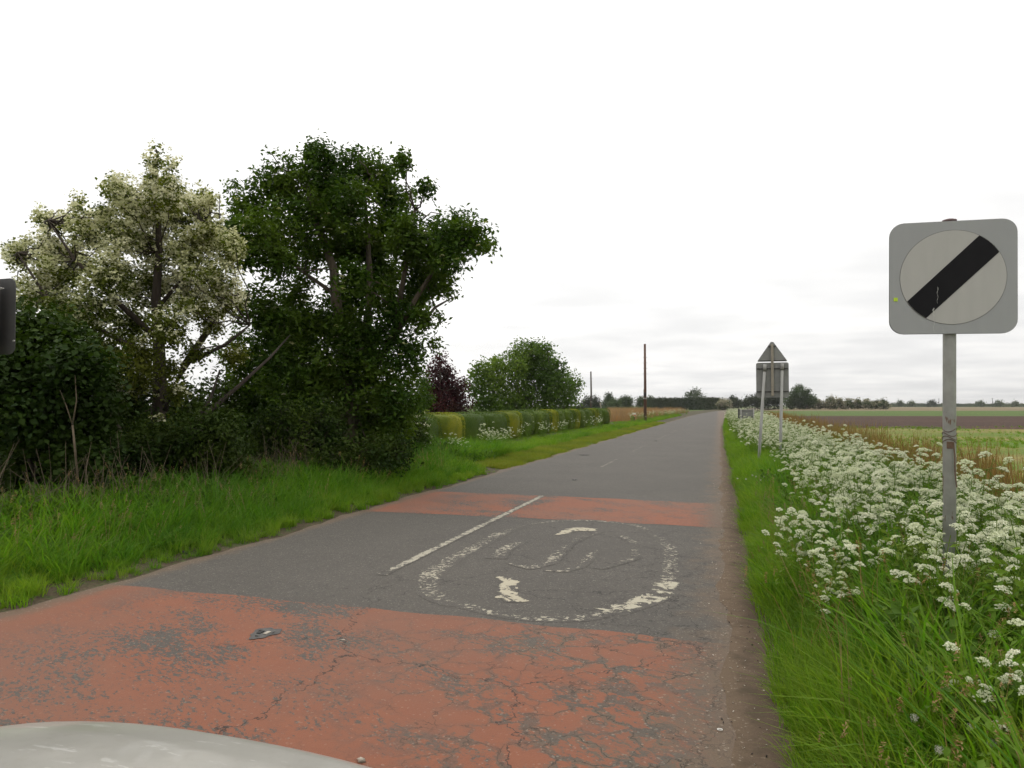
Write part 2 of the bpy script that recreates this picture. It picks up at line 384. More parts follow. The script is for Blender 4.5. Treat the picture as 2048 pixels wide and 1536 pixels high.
# ------------------------------------------------------------------ geometry helpers
def tag(o, label=None, cat=None, group=None, kind=None):
    if label: o['label'] = label
    if cat: o['category'] = cat
    if group: o['group'] = group
    if kind: o['kind'] = kind
    return o
def link(o, parent=None, coll=COL):
    coll.objects.link(o)
    if parent is not None:
        o.parent = parent
    return o
def mesh_np(name, V, F, mat, smooth=False):
    V = np.ascontiguousarray(V, dtype=np.float32); F = np.ascontiguousarray(F, dtype=np.int32)
    me = bpy.data.meshes.new(name)
    me.vertices.add(len(V)); me.vertices.foreach_set('co', V.ravel())
    k = F.shape[1]
    me.loops.add(F.size); me.loops.foreach_set('vertex_index', F.ravel())
    me.polygons.add(len(F)); me.polygons.foreach_set('loop_start', np.arange(len(F), dtype=np.int32) * k)
    if smooth:
        me.polygons.foreach_set('use_smooth', np.ones(len(F), dtype=bool))
    me.update(calc_edges=True)
    me.materials.append(MATS[mat])
    return me
class MB:
    """collects faces, builds one mesh"""
    def __init__(self):
        self.v, self.f, self.n = [], [], 0
    def add(self, V, F):
        V = np.asarray(V, float)
        self.v.append(V)
        self.f += [tuple(int(i) + self.n for i in f) for f in F]
        self.n += len(V)
        return self
    def box(self, c, s, rot=None):
        c = np.asarray(c, float); h = np.asarray(s, float) / 2
        V = np.array([[sx, sy, sz] for sx in (-1, 1) for sy in (-1, 1) for sz in (-1, 1)]) * h
        if rot is not None:
            V = V @ np.array(Euler(rot).to_matrix()).T
        return self.add(V + c, [(0, 1, 3, 2), (4, 6, 7, 5), (0, 4, 5, 1), (2, 3, 7, 6), (0, 2, 6, 4), (1, 5, 7, 3)])
    def tube(self, pts, rad, n=8, cap=True):
        pts = np.asarray(pts, float); rad = np.broadcast_to(np.asarray(rad, float), (len(pts),))
        V = []
        for i, p in enumerate(pts):
            d = pts[min(i + 1, len(pts) - 1)] - pts[max(i - 1, 0)]
            d = d / (np.linalg.norm(d) + 1e-9)
            a = np.cross(d, [0, 0, 1.0] if abs(d[2]) < 0.9 else [1.0, 0, 0]); a /= np.linalg.norm(a)
            b = np.cross(d, a)
            an = np.arange(n) * 2 * math.pi / n
            V.append(p + rad[i] * (np.cos(an)[:, None] * a + np.sin(an)[:, None] * b))
        F = [(i * n + j, i * n + (j + 1) % n, (i + 1) * n + (j + 1) % n, (i + 1) * n + j) for i in range(len(pts) - 1) for j in range(n)]
        if cap:
            F += [tuple(range(n))[::-1], tuple((len(pts) - 1) * n + j for j in range(n))]
        return self.add(np.concatenate(V), F)
    def prism(self, poly, y0, y1):
        """polygon in XZ extruded along Y"""
        n = len(poly)
        V = [(x, y0, z) for x, z in poly] + [(x, y1, z) for x, z in poly]
        F = [tuple(range(n)), tuple(range(2 * n - 1, n - 1, -1))] + [(i, i + n, (i + 1) % n + n, (i + 1) % n) for i in range(n)]
        return self.add(V, F)
    def build(self, name, mat, parent=None, smooth=False, bevel=0.0, coll=COL, loc=None):
        me = bpy.data.meshes.new(name)
        me.from_pydata(np.concatenate(self.v).tolist(), [], self.f)
        if smooth:
            me.polygons.foreach_set('use_smooth', np.ones(len(me.polygons), dtype=bool))
        me.materials.append(MATS[mat])
        me.update()
        o = bpy.data.objects.new(name, me)
        link(o, parent, coll)
        if loc is not None:
            o.location = loc
        if bevel:
            b = o.modifiers.new('bevel', 'BEVEL'); b.width = bevel; b.segments = 2; b.limit_method = 'ANGLE'
        return o
def empty(name, loc=(0, 0, 0), rot=(0, 0, 0), parent=None):
    o = bpy.data.objects.new(name, None)
    o.empty_display_size = 0.2
    link(o, parent)
    o.location = [float(v) for v in loc]; o.rotation_euler = rot
    return o
def mobj(name, me, parent=None, coll=COL, loc=(0, 0, 0), rot=(0, 0, 0), s=1.0):
    o = bpy.data.objects.new(name, me)
    link(o, parent, coll)
    o.location = [float(v) for v in loc]; o.rotation_euler = rot
    o.scale = (s, s, s)
    return o
def grid_sheet(xs_fn, ys, nx, zfn):
    V, F = [], []
    for y in ys:
        x0, x1 = xs_fn(y)
        for i in range(nx):
            x = x0 + (x1 - x0) * i / (nx - 1)
            V.append((x, y, zfn(x, y, i / (nx - 1))))
    for j in range(len(ys) - 1):
        for i in range(nx - 1):
            F.append((j * nx + i, j * nx + i + 1, (j + 1) * nx + i + 1, (j + 1) * nx + i))
    return V, F
def unit(v):
    return v / (np.linalg.norm(v, axis=1, keepdims=True) + 1e-9)
def leaf_cards(P, size, aspect=0.5, up=0.6, outd=None, fold=0.18, jit=0.35):
    n = len(P)
    N = rng.normal(size=(n, 3)); N = unit(N)
    N[:, 2] += up
    if outd is not None:
        N += outd
    N = unit(N)
    A = unit(np.cross(N, unit(rng.normal(size=(n, 3)))))
    B = np.cross(N, A)
    s = (size * (1 + jit * rng.uniform(-1, 1, n)))[:, None] / 2
    base, tip = P - A * s, P + A * s - N * s * 0.2
    l = P + B * s * aspect + N * s * fold - A * s * 0.1; r = P - B * s * aspect + N * s * fold - A * s * 0.1
    V = np.stack([base, l, tip, r], 1).reshape(-1, 3)
    i = np.arange(n)[:, None] * 4
    F = np.concatenate([i + [0, 1, 2], i + [0, 2, 3]], 1).reshape(-1, 3)
    return V, F
def crown_points(clumps, ntwig, per, sig, shell=0.45, flat=1.0):
    """clumps: list of (centre, radius). twigs near the shell, leaves round the twigs"""
    C = np.array([c for c, r in clumps]); Rr = np.array([r for c, r in clumps])
    pr = Rr ** 2; pr = pr / pr.sum()
    k = rng.choice(len(C), ntwig, p=pr)
    d = unit(rng.normal(size=(ntwig, 3))); d[:, 2] *= flat
    rr = rng.uniform(0, 1, ntwig) ** shell
    lump = 1 + 0.16 * np.sin(d[:, 0] * 7 + k) * np.sin(d[:, 2] * 6 + 2 * k) + 0.1 * rng.normal(size=ntwig)
    T = C[k] + d * (Rr[k] * rr * lump)[:, None]
    P = np.repeat(T, per, 0) + rng.normal(size=(ntwig * per, 3)) * sig
    O = np.repeat(d * rr[:, None], per, 0)
    return P, O, T, k

# ------------------------------------------------------------------ instancing of uncountable plants (geometry nodes)
def scatter(name, sources, P, scl, label, cat=None, tilt=0.15, kind='stuff', rot=None):
    P = np.asarray(P, dtype=np.float32)
    n = len(P)
    src = bpy.data.collections.new(name + '_source')
    for i, (me) in enumerate(sources):
        src.objects.link(bpy.data.objects.new('%s_sprig_%02d' % (name, i), me))
    me = bpy.data.meshes.new(name)
    me.vertices.add(n); me.vertices.foreach_set('co', P.ravel())
    rt = np.zeros((n, 3), dtype=np.float32)
    rt[:, 0] = rng.normal(size=n) * tilt; rt[:, 1] = rng.normal(size=n) * tilt; rt[:, 2] = rng.uniform(0, 6.283, n)
    me.attributes.new('rot', 'FLOAT_VECTOR', 'POINT').data.foreach_set('vector', rt.ravel())
    me.attributes.new('scl', 'FLOAT', 'POINT').data.foreach_set('value', np.broadcast_to(np.asarray(scl, dtype=np.float32), (n,)).copy())
    me.attributes.new('idx', 'INT', 'POINT').data.foreach_set('value', rng.integers(0, len(sources), n).astype(np.int32))
    me.materials.append(sources[0].materials[0])
    o = bpy.data.objects.new(name, me)
    link(o)
    g = bpy.data.node_groups.new(name, 'GeometryNodeTree')
    g.interface.new_socket('Geometry', in_out='INPUT', socket_type='NodeSocketGeometry')
    g.interface.new_socket('Geometry', in_out='OUTPUT', socket_type='NodeSocketGeometry')
    t = NT(g)
    gi, go = t.n('NodeGroupInput'), t.n('NodeGroupOutput')
    ci = t.n('GeometryNodeCollectionInfo', {'Separate Children': True, 'Reset Children': True})
    ci.inputs['Collection'].default_value = src
    def attr(nm, ty):
        return t.n('GeometryNodeInputNamedAttribute', {'Name': nm}, data_type=ty).outputs[0]
    ip = t.n('GeometryNodeInstanceOnPoints', {'Points': gi.outputs[0], 'Instance': ci.outputs[0], 'Pick Instance': True,
             'Instance Index': attr('idx', 'INT'), 'Rotation': attr('rot', 'FLOAT_VECTOR'), 'Scale': attr('scl', 'FLOAT')})
    g.links.new(ip.outputs[0], go.inputs[0])
    md = o.modifiers.new('scatter', 'NODES'); md.node_group = g
    tag(o, label, cat, kind=kind)
    return o

def blades(n, h, width, spread, lean, seg=3, hv=0.35):
    """a tuft of n bent blades"""
    V, F = [], []
    for i in range(n):
        a = random.uniform(0, 6.283); b = np.array([math.cos(a), math.sin(a), 0])
        r = spread * math.sqrt(random.random())
        a2 = a + random.uniform(-1.2, 1.2); dr = np.array([math.cos(a2), math.sin(a2), 0])
        side = np.array([-dr[1], dr[0], 0])
        th = random.uniform(-.9, .9); side = side * math.cos(th) + dr * math.sin(th)
        H = h * (1 + random.uniform(-hv, hv)); L = lean * random.uniform(.3, 1.5) * H
        w0 = width * random.uniform(.7, 1.3)
        base = len(V)
        for s in range(seg + 1):
            u = s / seg
            p = b * r + dr * L * u ** 2.0 + np.array([0, 0, H * (u - 0.28 * (L / H) * u ** 2.5)])
            ww = w0 * (1 - u ** 1.6) + (0 if s == seg else 0.0006)
            if s == seg:
                V.append(p)
            else:
                V += [p - side * ww / 2, p + side * ww / 2]
        for s in range(seg - 1):
            q = base + 2 * s
            F += [(q, q + 1, q + 3), (q, q + 3, q + 2)]
        q = base + 2 * (seg - 1)
        F.append((q, q + 1, q + 2))
    return np.array(V), np.array(F)
def tuft(name, mat, n, h, width, spread, lean, seg=3):
    V, F = blades(n, h, width, spread, lean, seg)
    return mesh_np(name, V, F, mat)

# ------------------------------------------------------------------ setting: land, road, verges
def bend(y):
    return 0.0 if y < 100 else 7.0 * ((y - 100) / 160.0) ** 2
def wob(y, s):
    return 0.05 * math.sin(y * 0.9 + s) + 0.04 * math.sin(y * 2.3 + 2 * s) + 0.025 * math.sin(y * 5.7 + s) + 0.015 * math.sin(y * 13.1)
def e_left(y):
    return -5.36 + wob(y, 1.0) + bend(y)
def e_right(y):
    return 0.06 - 0.46 * min(max(y - 3, 0) / 45.0, 1.0) + wob(y, 4.0) * 0.35 + bend(y)
def smooth_noise(x, y):
    return math.sin(x * 1.7 + y * 0.6) * math.sin(y * 1.1 - x * 0.4) + 0.5 * math.sin(x * 3.9 + 1.0) * math.sin(y * 2.7 + x)
def sheet(name, V, F, mat, kind='structure', smooth=True):
    mb = MB(); mb.add(V, F)
    return tag(mb.build(name, mat, smooth=smooth), kind=kind)

ys = [-14 + 0.25 * i for i in range(200)] + [36 + 1.5 * i for i in range(44)] + [102 + 6 * i for i in range(50)]
sheet('ground', [(-3000, -3000, -0.36), (3000, -3000, -0.36), (3000, 4000, -0.36), (-3000, 4000, -0.36)], [(0, 1, 2, 3)], 'far_land')
V, F = grid_sheet(lambda y: (e_left(y), e_right(y)), ys, 13, lambda x, y, u: 0.012 * (1 - (2 * u - 1) ** 2) - 0.012)
sheet('road', V, F, 'asphalt')
def z_left(x, y):
    d = max(e_left(y) - x, 0)
    return -0.035 + 0.05 * min(d / 0.25, 1) + 0.06 * min(d / 2.6, 1) + 0.03 * smooth_noise(x, y) * min(d, 1)
def z_right(x, y):
    d = max(x - e_right(y), 0)
    z = -0.035 + 0.03 * min(d / 0.3, 1) + 0.07 * min(d / 1.2, 1)
    if d > 2.4:
        z -= 0.22 * math.sin(min((d - 2.4) / 2.0, 1) * math.pi) ** 2
    return z + 0.02 * smooth_noise(x, y) * min(d, 1)
yv = ys
V, F = grid_sheet(lambda y: (-10.5 + bend(y), e_left(y) + 0.12), yv, 22, lambda x, y, u: z_left(x, y))
sheet('left_verge', V, F, 'verge_soil')
V, F = grid_sheet(lambda y: (e_right(y) - 0.12, 4.9 + bend(y)), yv, 26, lambda x, y, u: z_right(x, y))
sheet('right_verge', V, F, 'verge_soil')
V, F = grid_sheet(lambda y: (e_right(y) - 0.07 - 0.03 * math.sin(y * 3.1) - 0.02 * math.sin(y * 11.3), e_right(y) + 0.36 + 0.10 * math.sin(y * 1.3) - 0.004 * min(y, 40)), [y for y in ys if y < 60], 9, lambda x, y, u: max(z_right(x, y) + 0.006, -0.008) + (0.012 * math.sin(x * 31 + y) * math.sin(y * 9) * u if u > 0.3 else 0.0))
sheet('soil_edge', V, F, 'soil_edge')
V, F = grid_sheet(lambda y: (e_left(y) - 1.25, e_left(y) - 0.06), [y for y in ys if 17.5 <= y <= 68], 6, lambda x, y, u: z_left(x, y) + 0.008)
sheet('mown_strip', V, F, 'mown')
sheet('garden_lawn', [(-60, -20, -0.02), (-10.3, -20, -0.02), (-10.3, 66, -0.02), (-60, 66, -0.02)], [(0, 1, 2, 3)], 'lawn')
sheet('left_field', [(-260, 66, -0.04), (-10.3, 66, -0.04), (-8.0, 200, -0.04), (-4, 300, -0.04), (-260, 300, -0.04)], [(0, 1, 2, 3, 4)], 'crop')

def vline(pa, pb):
    """ground line through two photo pixels as world points"""
    A, B = gp(*pa), gp(*pb)
    return A[:2], B[:2]
def along(A, B, s):
    return A + (B - A) * s
def at_x(A, B, x):
    return A + (B - A) * ((x - A[0]) / (B[0] - A[0]))
L0 = (np.array([4.8, -14.0]), np.array([60.0, -14.0]))
L1 = vline((1602, 854.5), (2048, 858))
L2 = vline((1602, 831.5), (2048, 832))
L3 = vline((1602, 821.5), (2048, 821.5))
L4 = vline((1602, 814.2), (2048, 814.2))
for nm, a_, b_, mt, z in (('rough_field', L0, L1, 'rough_field', -0.02), ('ploughed_field', L1, L2, 'ploughed', -0.02), ('crop_field', L2, L3, 'crop', -0.02), ('stubble_field', L3, L4, 'stubble', -0.02)):
    q = []
    xa = 4.8
    p0, p3 = at_x(*a_, xa), at_x(*b_, xa)
    if p3[1] > 100: p3 = at_x(*b_, 4.8 + bend(p3[1]) * 0.9)
    if p0[1] > 100: p0 = at_x(*a_, 4.8 + bend(p0[1]) * 0.9)
    p1, p2 = at_x(*a_, 700.0), at_x(*b_, 700.0)
    sheet(nm, [(*p0, z), (*p1, z), (*p2, z), (*p3, z)], [(0, 1, 2, 3)], mt)

# surfacing and markings, each a sheet 4 mm above the one below
def crown_z(x, y):
    u = (x - e_left(y)) / (e_right(y) - e_left(y))
    return 0.012 * (1 - (2 * u - 1) ** 2) - 0.012
def band(name, y0, y1, lift, wig0=0.0, wig1=0.0):
    n = max(int((y1 - y0) / 0.25), 6)
    V, F = [], []
    nx = 25
    for j in range(n + 1):
        for i in range(nx):
            v = j / n
            yy = y0 + (y1 - y0) * v
            xl, xr = e_left(yy) + 0.03, e_right(yy) - 0.03
            x = xl + (xr - xl) * i / (nx - 1)
            y = yy + (1 - v) * wig0 * (x + 2.7) + v * wig1 * (x + 2.7) + (0.02 * math.sin(x * 6.0) if j in (0, n) else 0)
            V.append((x, y, crown_z(x, yy) + lift))
    for j in range(n):
        for i in range(nx - 1):
            F.append((j * nx + i, j * nx + i + 1, (j + 1) * nx + i + 1, (j + 1) * nx + i))
    o = sheet(name, V, F, 'red_surfacing')
    return o
o = band('red_surfacing', -12.0, 5.2, 0.0016, 0, -0.02)
tag(o, 'wide worn red surfacing band in the foreground with crazed plates', None)
o = band('red_surfacing', 9.95, 12.45, 0.0016, 0.0, -0.05)
tag(o, 'narrow far red surfacing band across the whole road', None)
RIB = (-1.0, -0.55, 0.0, 0.55, 1.0)
def ribbon(pts, wdt, lift):
    pts = np.asarray(pts, float)[:, :2]
    wdt = np.broadcast_to(np.asarray(wdt, float), (len(pts),))
    V, F = [], []
    for i, p in enumerate(pts):
        d = pts[min(i + 1, len(pts) - 1)] - pts[max(i - 1, 0)]; d /= np.linalg.norm(d)
        nrm = np.array([-d[1], d[0]]) * wdt[i] / 2 * 1.5
        for c in RIB:
            q = p + nrm * c
            V.append((q[0], q[1], crown_z(q[0], q[1]) + lift))
    F = [(5 * i + j, 5 * i + j + 1, 5 * i + j + 6, 5 * i + j + 5) for i in range(len(pts) - 1) for j in range(4)]
    return V, F
def edge_attr(o, hard_ends=False):
    me = o.data; n = len(me.vertices)
    v = np.tile(np.array([0.0, 0.9, 1.0, 0.9, 0.0], np.float32), n // 5)
    if not hard_ends:
        v[:5] = 0; v[-5:] = 0
    me.attributes.new('mid', 'FLOAT', 'POINT').data.foreach_set('value', v)
    return o
def densify(pts, n=6):
    o = []
    for a_, b_ in zip(pts[:-1], pts[1:]):
        for k in range(n):
            o.append(np.asarray(a_) + (np.asarray(b_) - np.asarray(a_)) * k / n)
    return o + [np.asarray(pts[-1])]
def centre_x(y):
    return -3.14 + bend(y)
for i, (y0, y1, mt) in enumerate([(6.23, 12.6, 'paint_line'), (18.6, 21.4, 'paint_worn'), (24.2, 30.2, 'paint_faint'), (33.2, 39.2, 'paint_faint'), (42.2, 48.2, 'paint_faint'), (51.2, 57.2, 'paint_faint'), (60.2, 66.2, 'paint_faint'), (69.2, 75.2, 'paint_faint')]):
    yy = np.linspace(y0, y1, 22)
    V, F = ribbon([(centre_x(y), y) for y in yy], 0.080, 0.0032)
    o = edge_attr(sheet('centre_line', V, F, mt))
    o['label'] = ['long clear white centre line dash crossing the far red band'][0] if i == 0 else None or 'worn white centre line dash %s' % ['', 'between the red band and hedge end', 'second beyond the red band', 'third beyond the red band', 'fourth beyond the red band', 'fifth beyond the red band', 'sixth beyond the red band', 'farthest along the road'][i]

# the speed roundel painted on the right-hand lane, for traffic coming towards us, mostly worn away
rd = empty('speed_roundel', (0, 0, 0))
tag(rd, 'worn white speed limit roundel painted on road between the red bands', 'road marking')
RING = [(1024, 1057), (975, 1080), (930, 1104), (890, 1126), (862, 1150), (858, 1176), (878, 1194), (921, 1208), (1005, 1228), (1081, 1236), (1172, 1234), (1215, 1222), (1271, 1204), (1318, 1186),
        (1334, 1162), (1341, 1135), (1343, 1112), (1332, 1086), (1294, 1059), (1248, 1047), (1172, 1041), (1090, 1044), (1024, 1057)]
def smooth_closed(P, m=6):
    P = np.array([gp(*q)[:2] for q in P[:-1]]); n = len(P); o = []
    for i in range(n):
        p0, p1, p2, p3 = P[i - 1], P[i], P[(i + 1) % n], P[(i + 2) % n]
        for k in range(m):
            u = k / m
            o.append(0.5 * ((2 * p1) + (p2 - p0) * u + (2 * p0 - 5 * p1 + 4 * p2 - p3) * u * u + (3 * p1 - p0 - 3 * p2 + p3) * u ** 3))
    return o + [o[0]]
RP = smooth_closed(RING)
for i0, i1, mt, wd in ((0, 3, 'paint_worn', 0.17), (3, 5, 'paint_worn', 0.19), (5, 7, 'paint_faint', 0.17), (7, 11, 'paint_worn', 0.12), (11, 14, 'paint_patchy', 0.21), (14, 17, 'paint_worn', 0.15), (17, 19, 'paint_faint', 0.12), (19, 21, 'paint_worn', 0.10), (21, 22, 'paint_faint', 0.10)):
    V, F = ribbon(RP[i0 * 6:i1 * 6 + 1], wd, 0.0016)
    edge_attr(sheet('ring', V, F, mt), True).parent = rd
def pix_stroke(pts, wd, mt, nm='numeral_stroke', n=6):
    g = densify([gp(*q) for q in pts], n)
    wds = 0.72 * np.interp(np.linspace(0, 1, len(g)), np.linspace(0, 1, len(wd)), wd) if hasattr(wd, '__len__') else wd
    V, F = ribbon(g, wds, 0.0026)
    o = edge_attr(sheet(nm, V, F, mt)); o.parent = rd
pix_stroke([(1040, 1082), (1005, 1100), (992, 1118)], 0.15, 'paint_worn')
pix_stroke([(1012, 1126), (1062, 1136), (1095, 1124), (1118, 1106), (1140, 1086)], [0.06, 0.14, 0.22, 0.18, 0.12], 'paint_worn')
pix_stroke([(1086, 1141), (1128, 1142), (1158, 1132), (1180, 1112), (1192, 1098)], [0.05, 0.10, 0.16, 0.14, 0.08], 'paint_worn')
pix_stroke([(1195, 1137), (1235, 1126), (1272, 1115)], 0.09, 'paint_faint')
pix_stroke([(1112, 1070), (1150, 1058), (1196, 1060)], [0.05, 0.30, 0.22], 'paint_solid')
pix_stroke([(998, 1152), (1022, 1164), (1015, 1182), (1030, 1204)], [0.10, 0.17, 0.20, 0.16], 'paint_solid')
pix_stroke([(990, 1196), (1018, 1190), (1046, 1204)], [0.05, 0.12, 0.12], 'paint_solid')
# ghost of the long numerals between the surviving patches
pix_stroke([(1140, 1086), (1165, 1074), (1200, 1062)], 0.10, 'paint_faint')
pix_stroke([(1272, 1115), (1268, 1085), (1240, 1068)], 0.10, 'paint_faint')

# verge grass belongs to the setting too: uncountable
tg = [tuft('tuft_fine', 'grass', 42, 0.30, 0.0105, 0.13, 0.7) for _ in range(8)]
tl = [tuft('tuft_lush', 'grass_lush', 22, 0.44, 0.017, 0.14, 0.75, 4) for _ in range(6)]
tsn = [tuft('tuft_short', 'grass_short', 50, 0.06, 0.007, 0.16, 0.6, 2) for _ in range(4)]
tdry = [tuft('tuft_dry', 'grass_dry', 5, 0.75, 0.005, 0.06, 0.25) for _ in range(4)]
def uni(n, x0, x1, y0, y1):
    return np.stack([rng.uniform(x0, x1, n), rng.uniform(y0, y1, n)], 1)
def drop(P, zf):
    return np.array([(x, y, zf(x, y) - 0.01) for x, y in P])
def left_pts(n, d0, d1, y0, y1):
    u = rng.uniform(d0, d1, n); y = y0 + (y1 - y0) * rng.uniform(0, 1, n) ** 1.35
    return np.array([(e_left(b) - a_, b, z_left(e_left(b) - a_, b) - 0.01) for a_, b in zip(u, y)]), u
def right_pts(n, d0, d1, y0, y1, pw=1.6):
    u = rng.uniform(d0, d1, n); y = y0 + (y1 - y0) * rng.uniform(0, 1, n) ** pw
    return np.array([(e_right(b) + a_, b, z_right(e_right(b) + a_, b) - 0.01) for a_, b in zip(u, y)]), u
P1, u1 = left_pts(5600, 0.05, 3.3, 0.5, 24)
s1 = np.interp(u1, [0, 0.3, 1.0, 2.0, 3.3], [0.6, 0.75, 1.05, 1.15, 1.0]) * rng.choice([0.55, 0.8, 1.0, 1.3], len(u1))
s1 = s1 * (1 + 0.3 * np.sin(P1[:, 0] * 2.1 + P1[:, 1] * 1.3) * np.sin(P1[:, 1] * 0.9 - P1[:, 0]))
s1 = s1 * 0.7
k = (P1[:, 1] > 17) & (u1 < 1.25); s1[k] *= 0.3
k = (P1[:, 1] > 15) & (u1 > 2.2); s1[k] *= 0.5
scatter('verge_grass', tg, P1, s1, 'green grass covering the left verge below the trees', 'grass')
P1, u1 = left_pts(4200, 0.35, 3.0, 0.5, 22)
s1 = np.interp(u1, [0, 0.5, 1.2, 3.3], [0.4, 0.6, 1.0, 1.15]) * rng.uniform(0.6, 1.2, len(u1))
k = (P1[:, 1] > 16.5) & (u1 < 1.35)
scatter('coarse_grass', tl, P1[~k], s1[~k], 'broad bladed tall grass on the left verge', 'grass')
P1, u1 = left_pts(4500, 1.15, 4.4, 17, 110)
scatter('hedge_side_grass', tg, P1, np.interp(u1, [1.1, 1.9, 2.6, 4.4], [0.9, 1.0, 0.5, 0.35]) * rng.uniform(0.5, 1.05, len(P1)), 'tall grass between mown strip and clipped hedge', 'grass')
P1, u1 = left_pts(4500, 0.04, 1.2, 17.5, 67)
scatter('mown_grass', tsn, P1, rng.uniform(0.7, 1.3, len(P1)), 'short mown yellow green grass strip along the left kerb', 'grass')
P1, u1 = right_pts(4200, 0.22, 1.3, 1.2, 26)
s1 = np.interp(u1, [0.2, 0.5, 1.0], [0.45, 0.85, 1.05]) * rng.choice([0.55, 0.8, 1.0, 1.3], len(u1)) * (1 + 0.25 * np.sin(P1[:, 1] * 2.3) * np.sin(P1[:, 0] * 5 + P1[:, 1]))
scatter('roadside_grass', tg, P1, s1, 'bright green grass strip beside the right road edge', 'grass')
P1, u1 = right_pts(2000, 0.75, 3.6, 1.2, 16)
scatter('tall_verge_grass', tl, P1, rng.uniform(0.6, 1.5, len(P1)), 'tall broad grass blades among the cow parsley', 'grass')
P1, u1 = right_pts(1400, 1.3, 4.6, 1.5, 40)
scatter('under_grass', tg, P1, rng.uniform(0.8, 1.5, len(P1)), 'finer grass under the cow parsley', 'grass')
P1, u1 = right_pts(3000, 0.15, 4.6, 24, 120)
scatter('distant_verge_grass', tg, P1, np.interp(u1, [0, 1, 4], [0.6, 1.2, 1.3]) * rng.uniform(0.8, 1.3, len(P1)), 'grass on the right verge towards the bend', 'grass')

# ------------------------------------------------------------------ the two speed signs
rng = np.random.default_rng(101); random.seed(101)
def rrect(wd, ht, r, n=6):
    P = []
    for cx_, cz_, a0 in ((wd / 2 - r, ht / 2 - r, 0), (-wd / 2 + r, ht / 2 - r, 90), (-wd / 2 + r, -ht / 2 + r, 180), (wd / 2 - r, -ht / 2 + r, 270)):
        for k in range(n + 1):
            a_ = R(a0 + 90 * k / n)
            P.append((cx_ + r * math.cos(a_), cz_ + r * math.sin(a_)))
    return P
def speed_sign(loc, rot, zc, label, back_off, streaks, clip):
    s = empty('speed_sign', loc, rot)
    tag(s, label, 'road sign', 'national speed limit signs either side of the road')
    MB().tube([(0, 0.06, -0.3), (0, 0.06, zc - 0.4), (0, 0.06, zc + 0.365)], 0.038, 20).build('post', 'post_rusty', s, True)
    MB().tube([(0, 0.06, zc + 0.3655), (0, 0.06, zc + 0.380), (0, 0.06, zc + 0.386)], [0.042, 0.042, 0.025], 20).build('post_cap', 'red_cap', s, True)
    pl = MB().prism([(x, z + zc) for x, z in rrect(0.72, 0.72, 0.085)], -0.003, 0.0).build('plate', 'sign_grey', s)
    MB().prism([(x, z + zc) for x, z in rrect(0.722, 0.722, 0.086)], 0.0005, 0.016).build('plate_rim', 'sign_back_dark', s)
    if back_off:
        MB().prism([(x + back_off, z + zc + 0.004) for x, z in rrect(0.735, 0.745, 0.07)], 0.118, 0.124).build('rear_plate', 'sign_back_dark', s)
    for dz in (0.2, -0.2):
        MB().box((0, 0.022, zc + dz), (0.5, 0.010, 0.04)).build('channel', 'galvanised', s)
        MB().box((0, 0.0585, zc + dz), (0.100, 0.096, 0.03)).build('clip', 'galvanised', s, bevel=0.004)
    N = 72
    disc = [(0.3 * math.cos(2 * math.pi * k / N), zc + 0.3 * math.sin(2 * math.pi * k / N)) for k in range(N)]
    dk = MB().prism(disc, -0.0055, -0.0032).build('disc', 'sign_white', s)
    ring = MB()
    V = [(r * math.cos(2 * math.pi * k / N), -0.0040, zc + r * math.sin(2 * math.pi * k / N)) for r in (0.3003, 0.3022) for k in range(N)]
    ring.add(V, [(k, (k + 1) % N, N + (k + 1) % N, N + k) for k in range(N)]).build('disc_outline', 'rail_dark', dk)
    hw = 0.0775
    # bar from lower left to upper right, ends following the disc
    pts = []
    a_ = math.asin(hw / 0.2985)
    for th in np.linspace(-a_, a_, 12):
        pts.append((0.2985 * math.cos(th), 0.2985 * math.sin(th)))
    for th in np.linspace(math.pi - a_, math.pi + a_, 12):
        pts.append((0.2985 * math.cos(th), 0.2985 * math.sin(th)))
    c, sn = math.cos(R(45)), math.sin(R(45))
    MB().prism([(x * c - z * sn, zc + x * sn + z * c) for x, z in pts], -0.0075, -0.0057).build('bar', 'sign_black', s)
    for k, (x, z0, z1, wd) in enumerate(streaks):
        n = 14
        V, F = [], []
        for q in range(n + 1):
            zz_ = z0 + (z1 - z0) * q / n
            h_ = wd * (0.35 + 0.65 * abs(math.sin(q * 2.1 + k))) * (0.4 + 0.6 * (1 - q / n))
            xx = x + 0.003 * math.sin(q * 0.9 + k)
            V += [(xx - h_, -0.0082, zc + zz_), (xx + h_, -0.0082, zc + zz_)]
        MB().add(V, [(2 * q, 2 * q + 1, 2 * q + 3, 2 * q + 2) for q in range(n)]).build('bird_dropping', 'dropping', s)
    if clip:
        MB().box((-0.325, -0.0045, zc - 0.135), (0.024, 0.002, 0.024)).build('sticker', 'sticker', s)
        for dz in (0.0, 0.022, -0.02, 0.05):
            an = np.linspace(0, 2 * math.pi, 20)
            MB().tube([(0.041 * math.cos(v), 0.06 + 0.041 * math.sin(v), 1.39 + dz + 0.012 * math.sin(v * 2 + dz * 50)) for v in an], 0.0022, 5, False).build('wire_tie', 'rust', s)
        MB().tube([(0.012, 0.018, 1.365), (0.018, 0.013, 1.28), (0.020, 0.012, 1.16), (0.029, 0.016, 1.08)], 0.004, 6).build('wire_tie', 'rust', s)
        MB().box((-0.008, 0.021, 1.345), (0.036, 0.006, 0.045)).build('rust_clip', 'rust', s, bevel=0.002)
    else:
        MB().box((0.29, -0.007, zc + 0.255), (0.28, 0.008, 0.012)).build('bracket', 'galvanised', s)
        MB().tube([(0.395, -0.016, zc + 0.255), (0.395, 0.0, zc + 0.255)], 0.012, 10).build('bolt', 'galvanised', s)
        MB().tube([(0.425, 0.10, zc - 0.24), (0.425, 0.117, zc - 0.24)], 0.010, 10).build('bolt', 'galvanised', s)
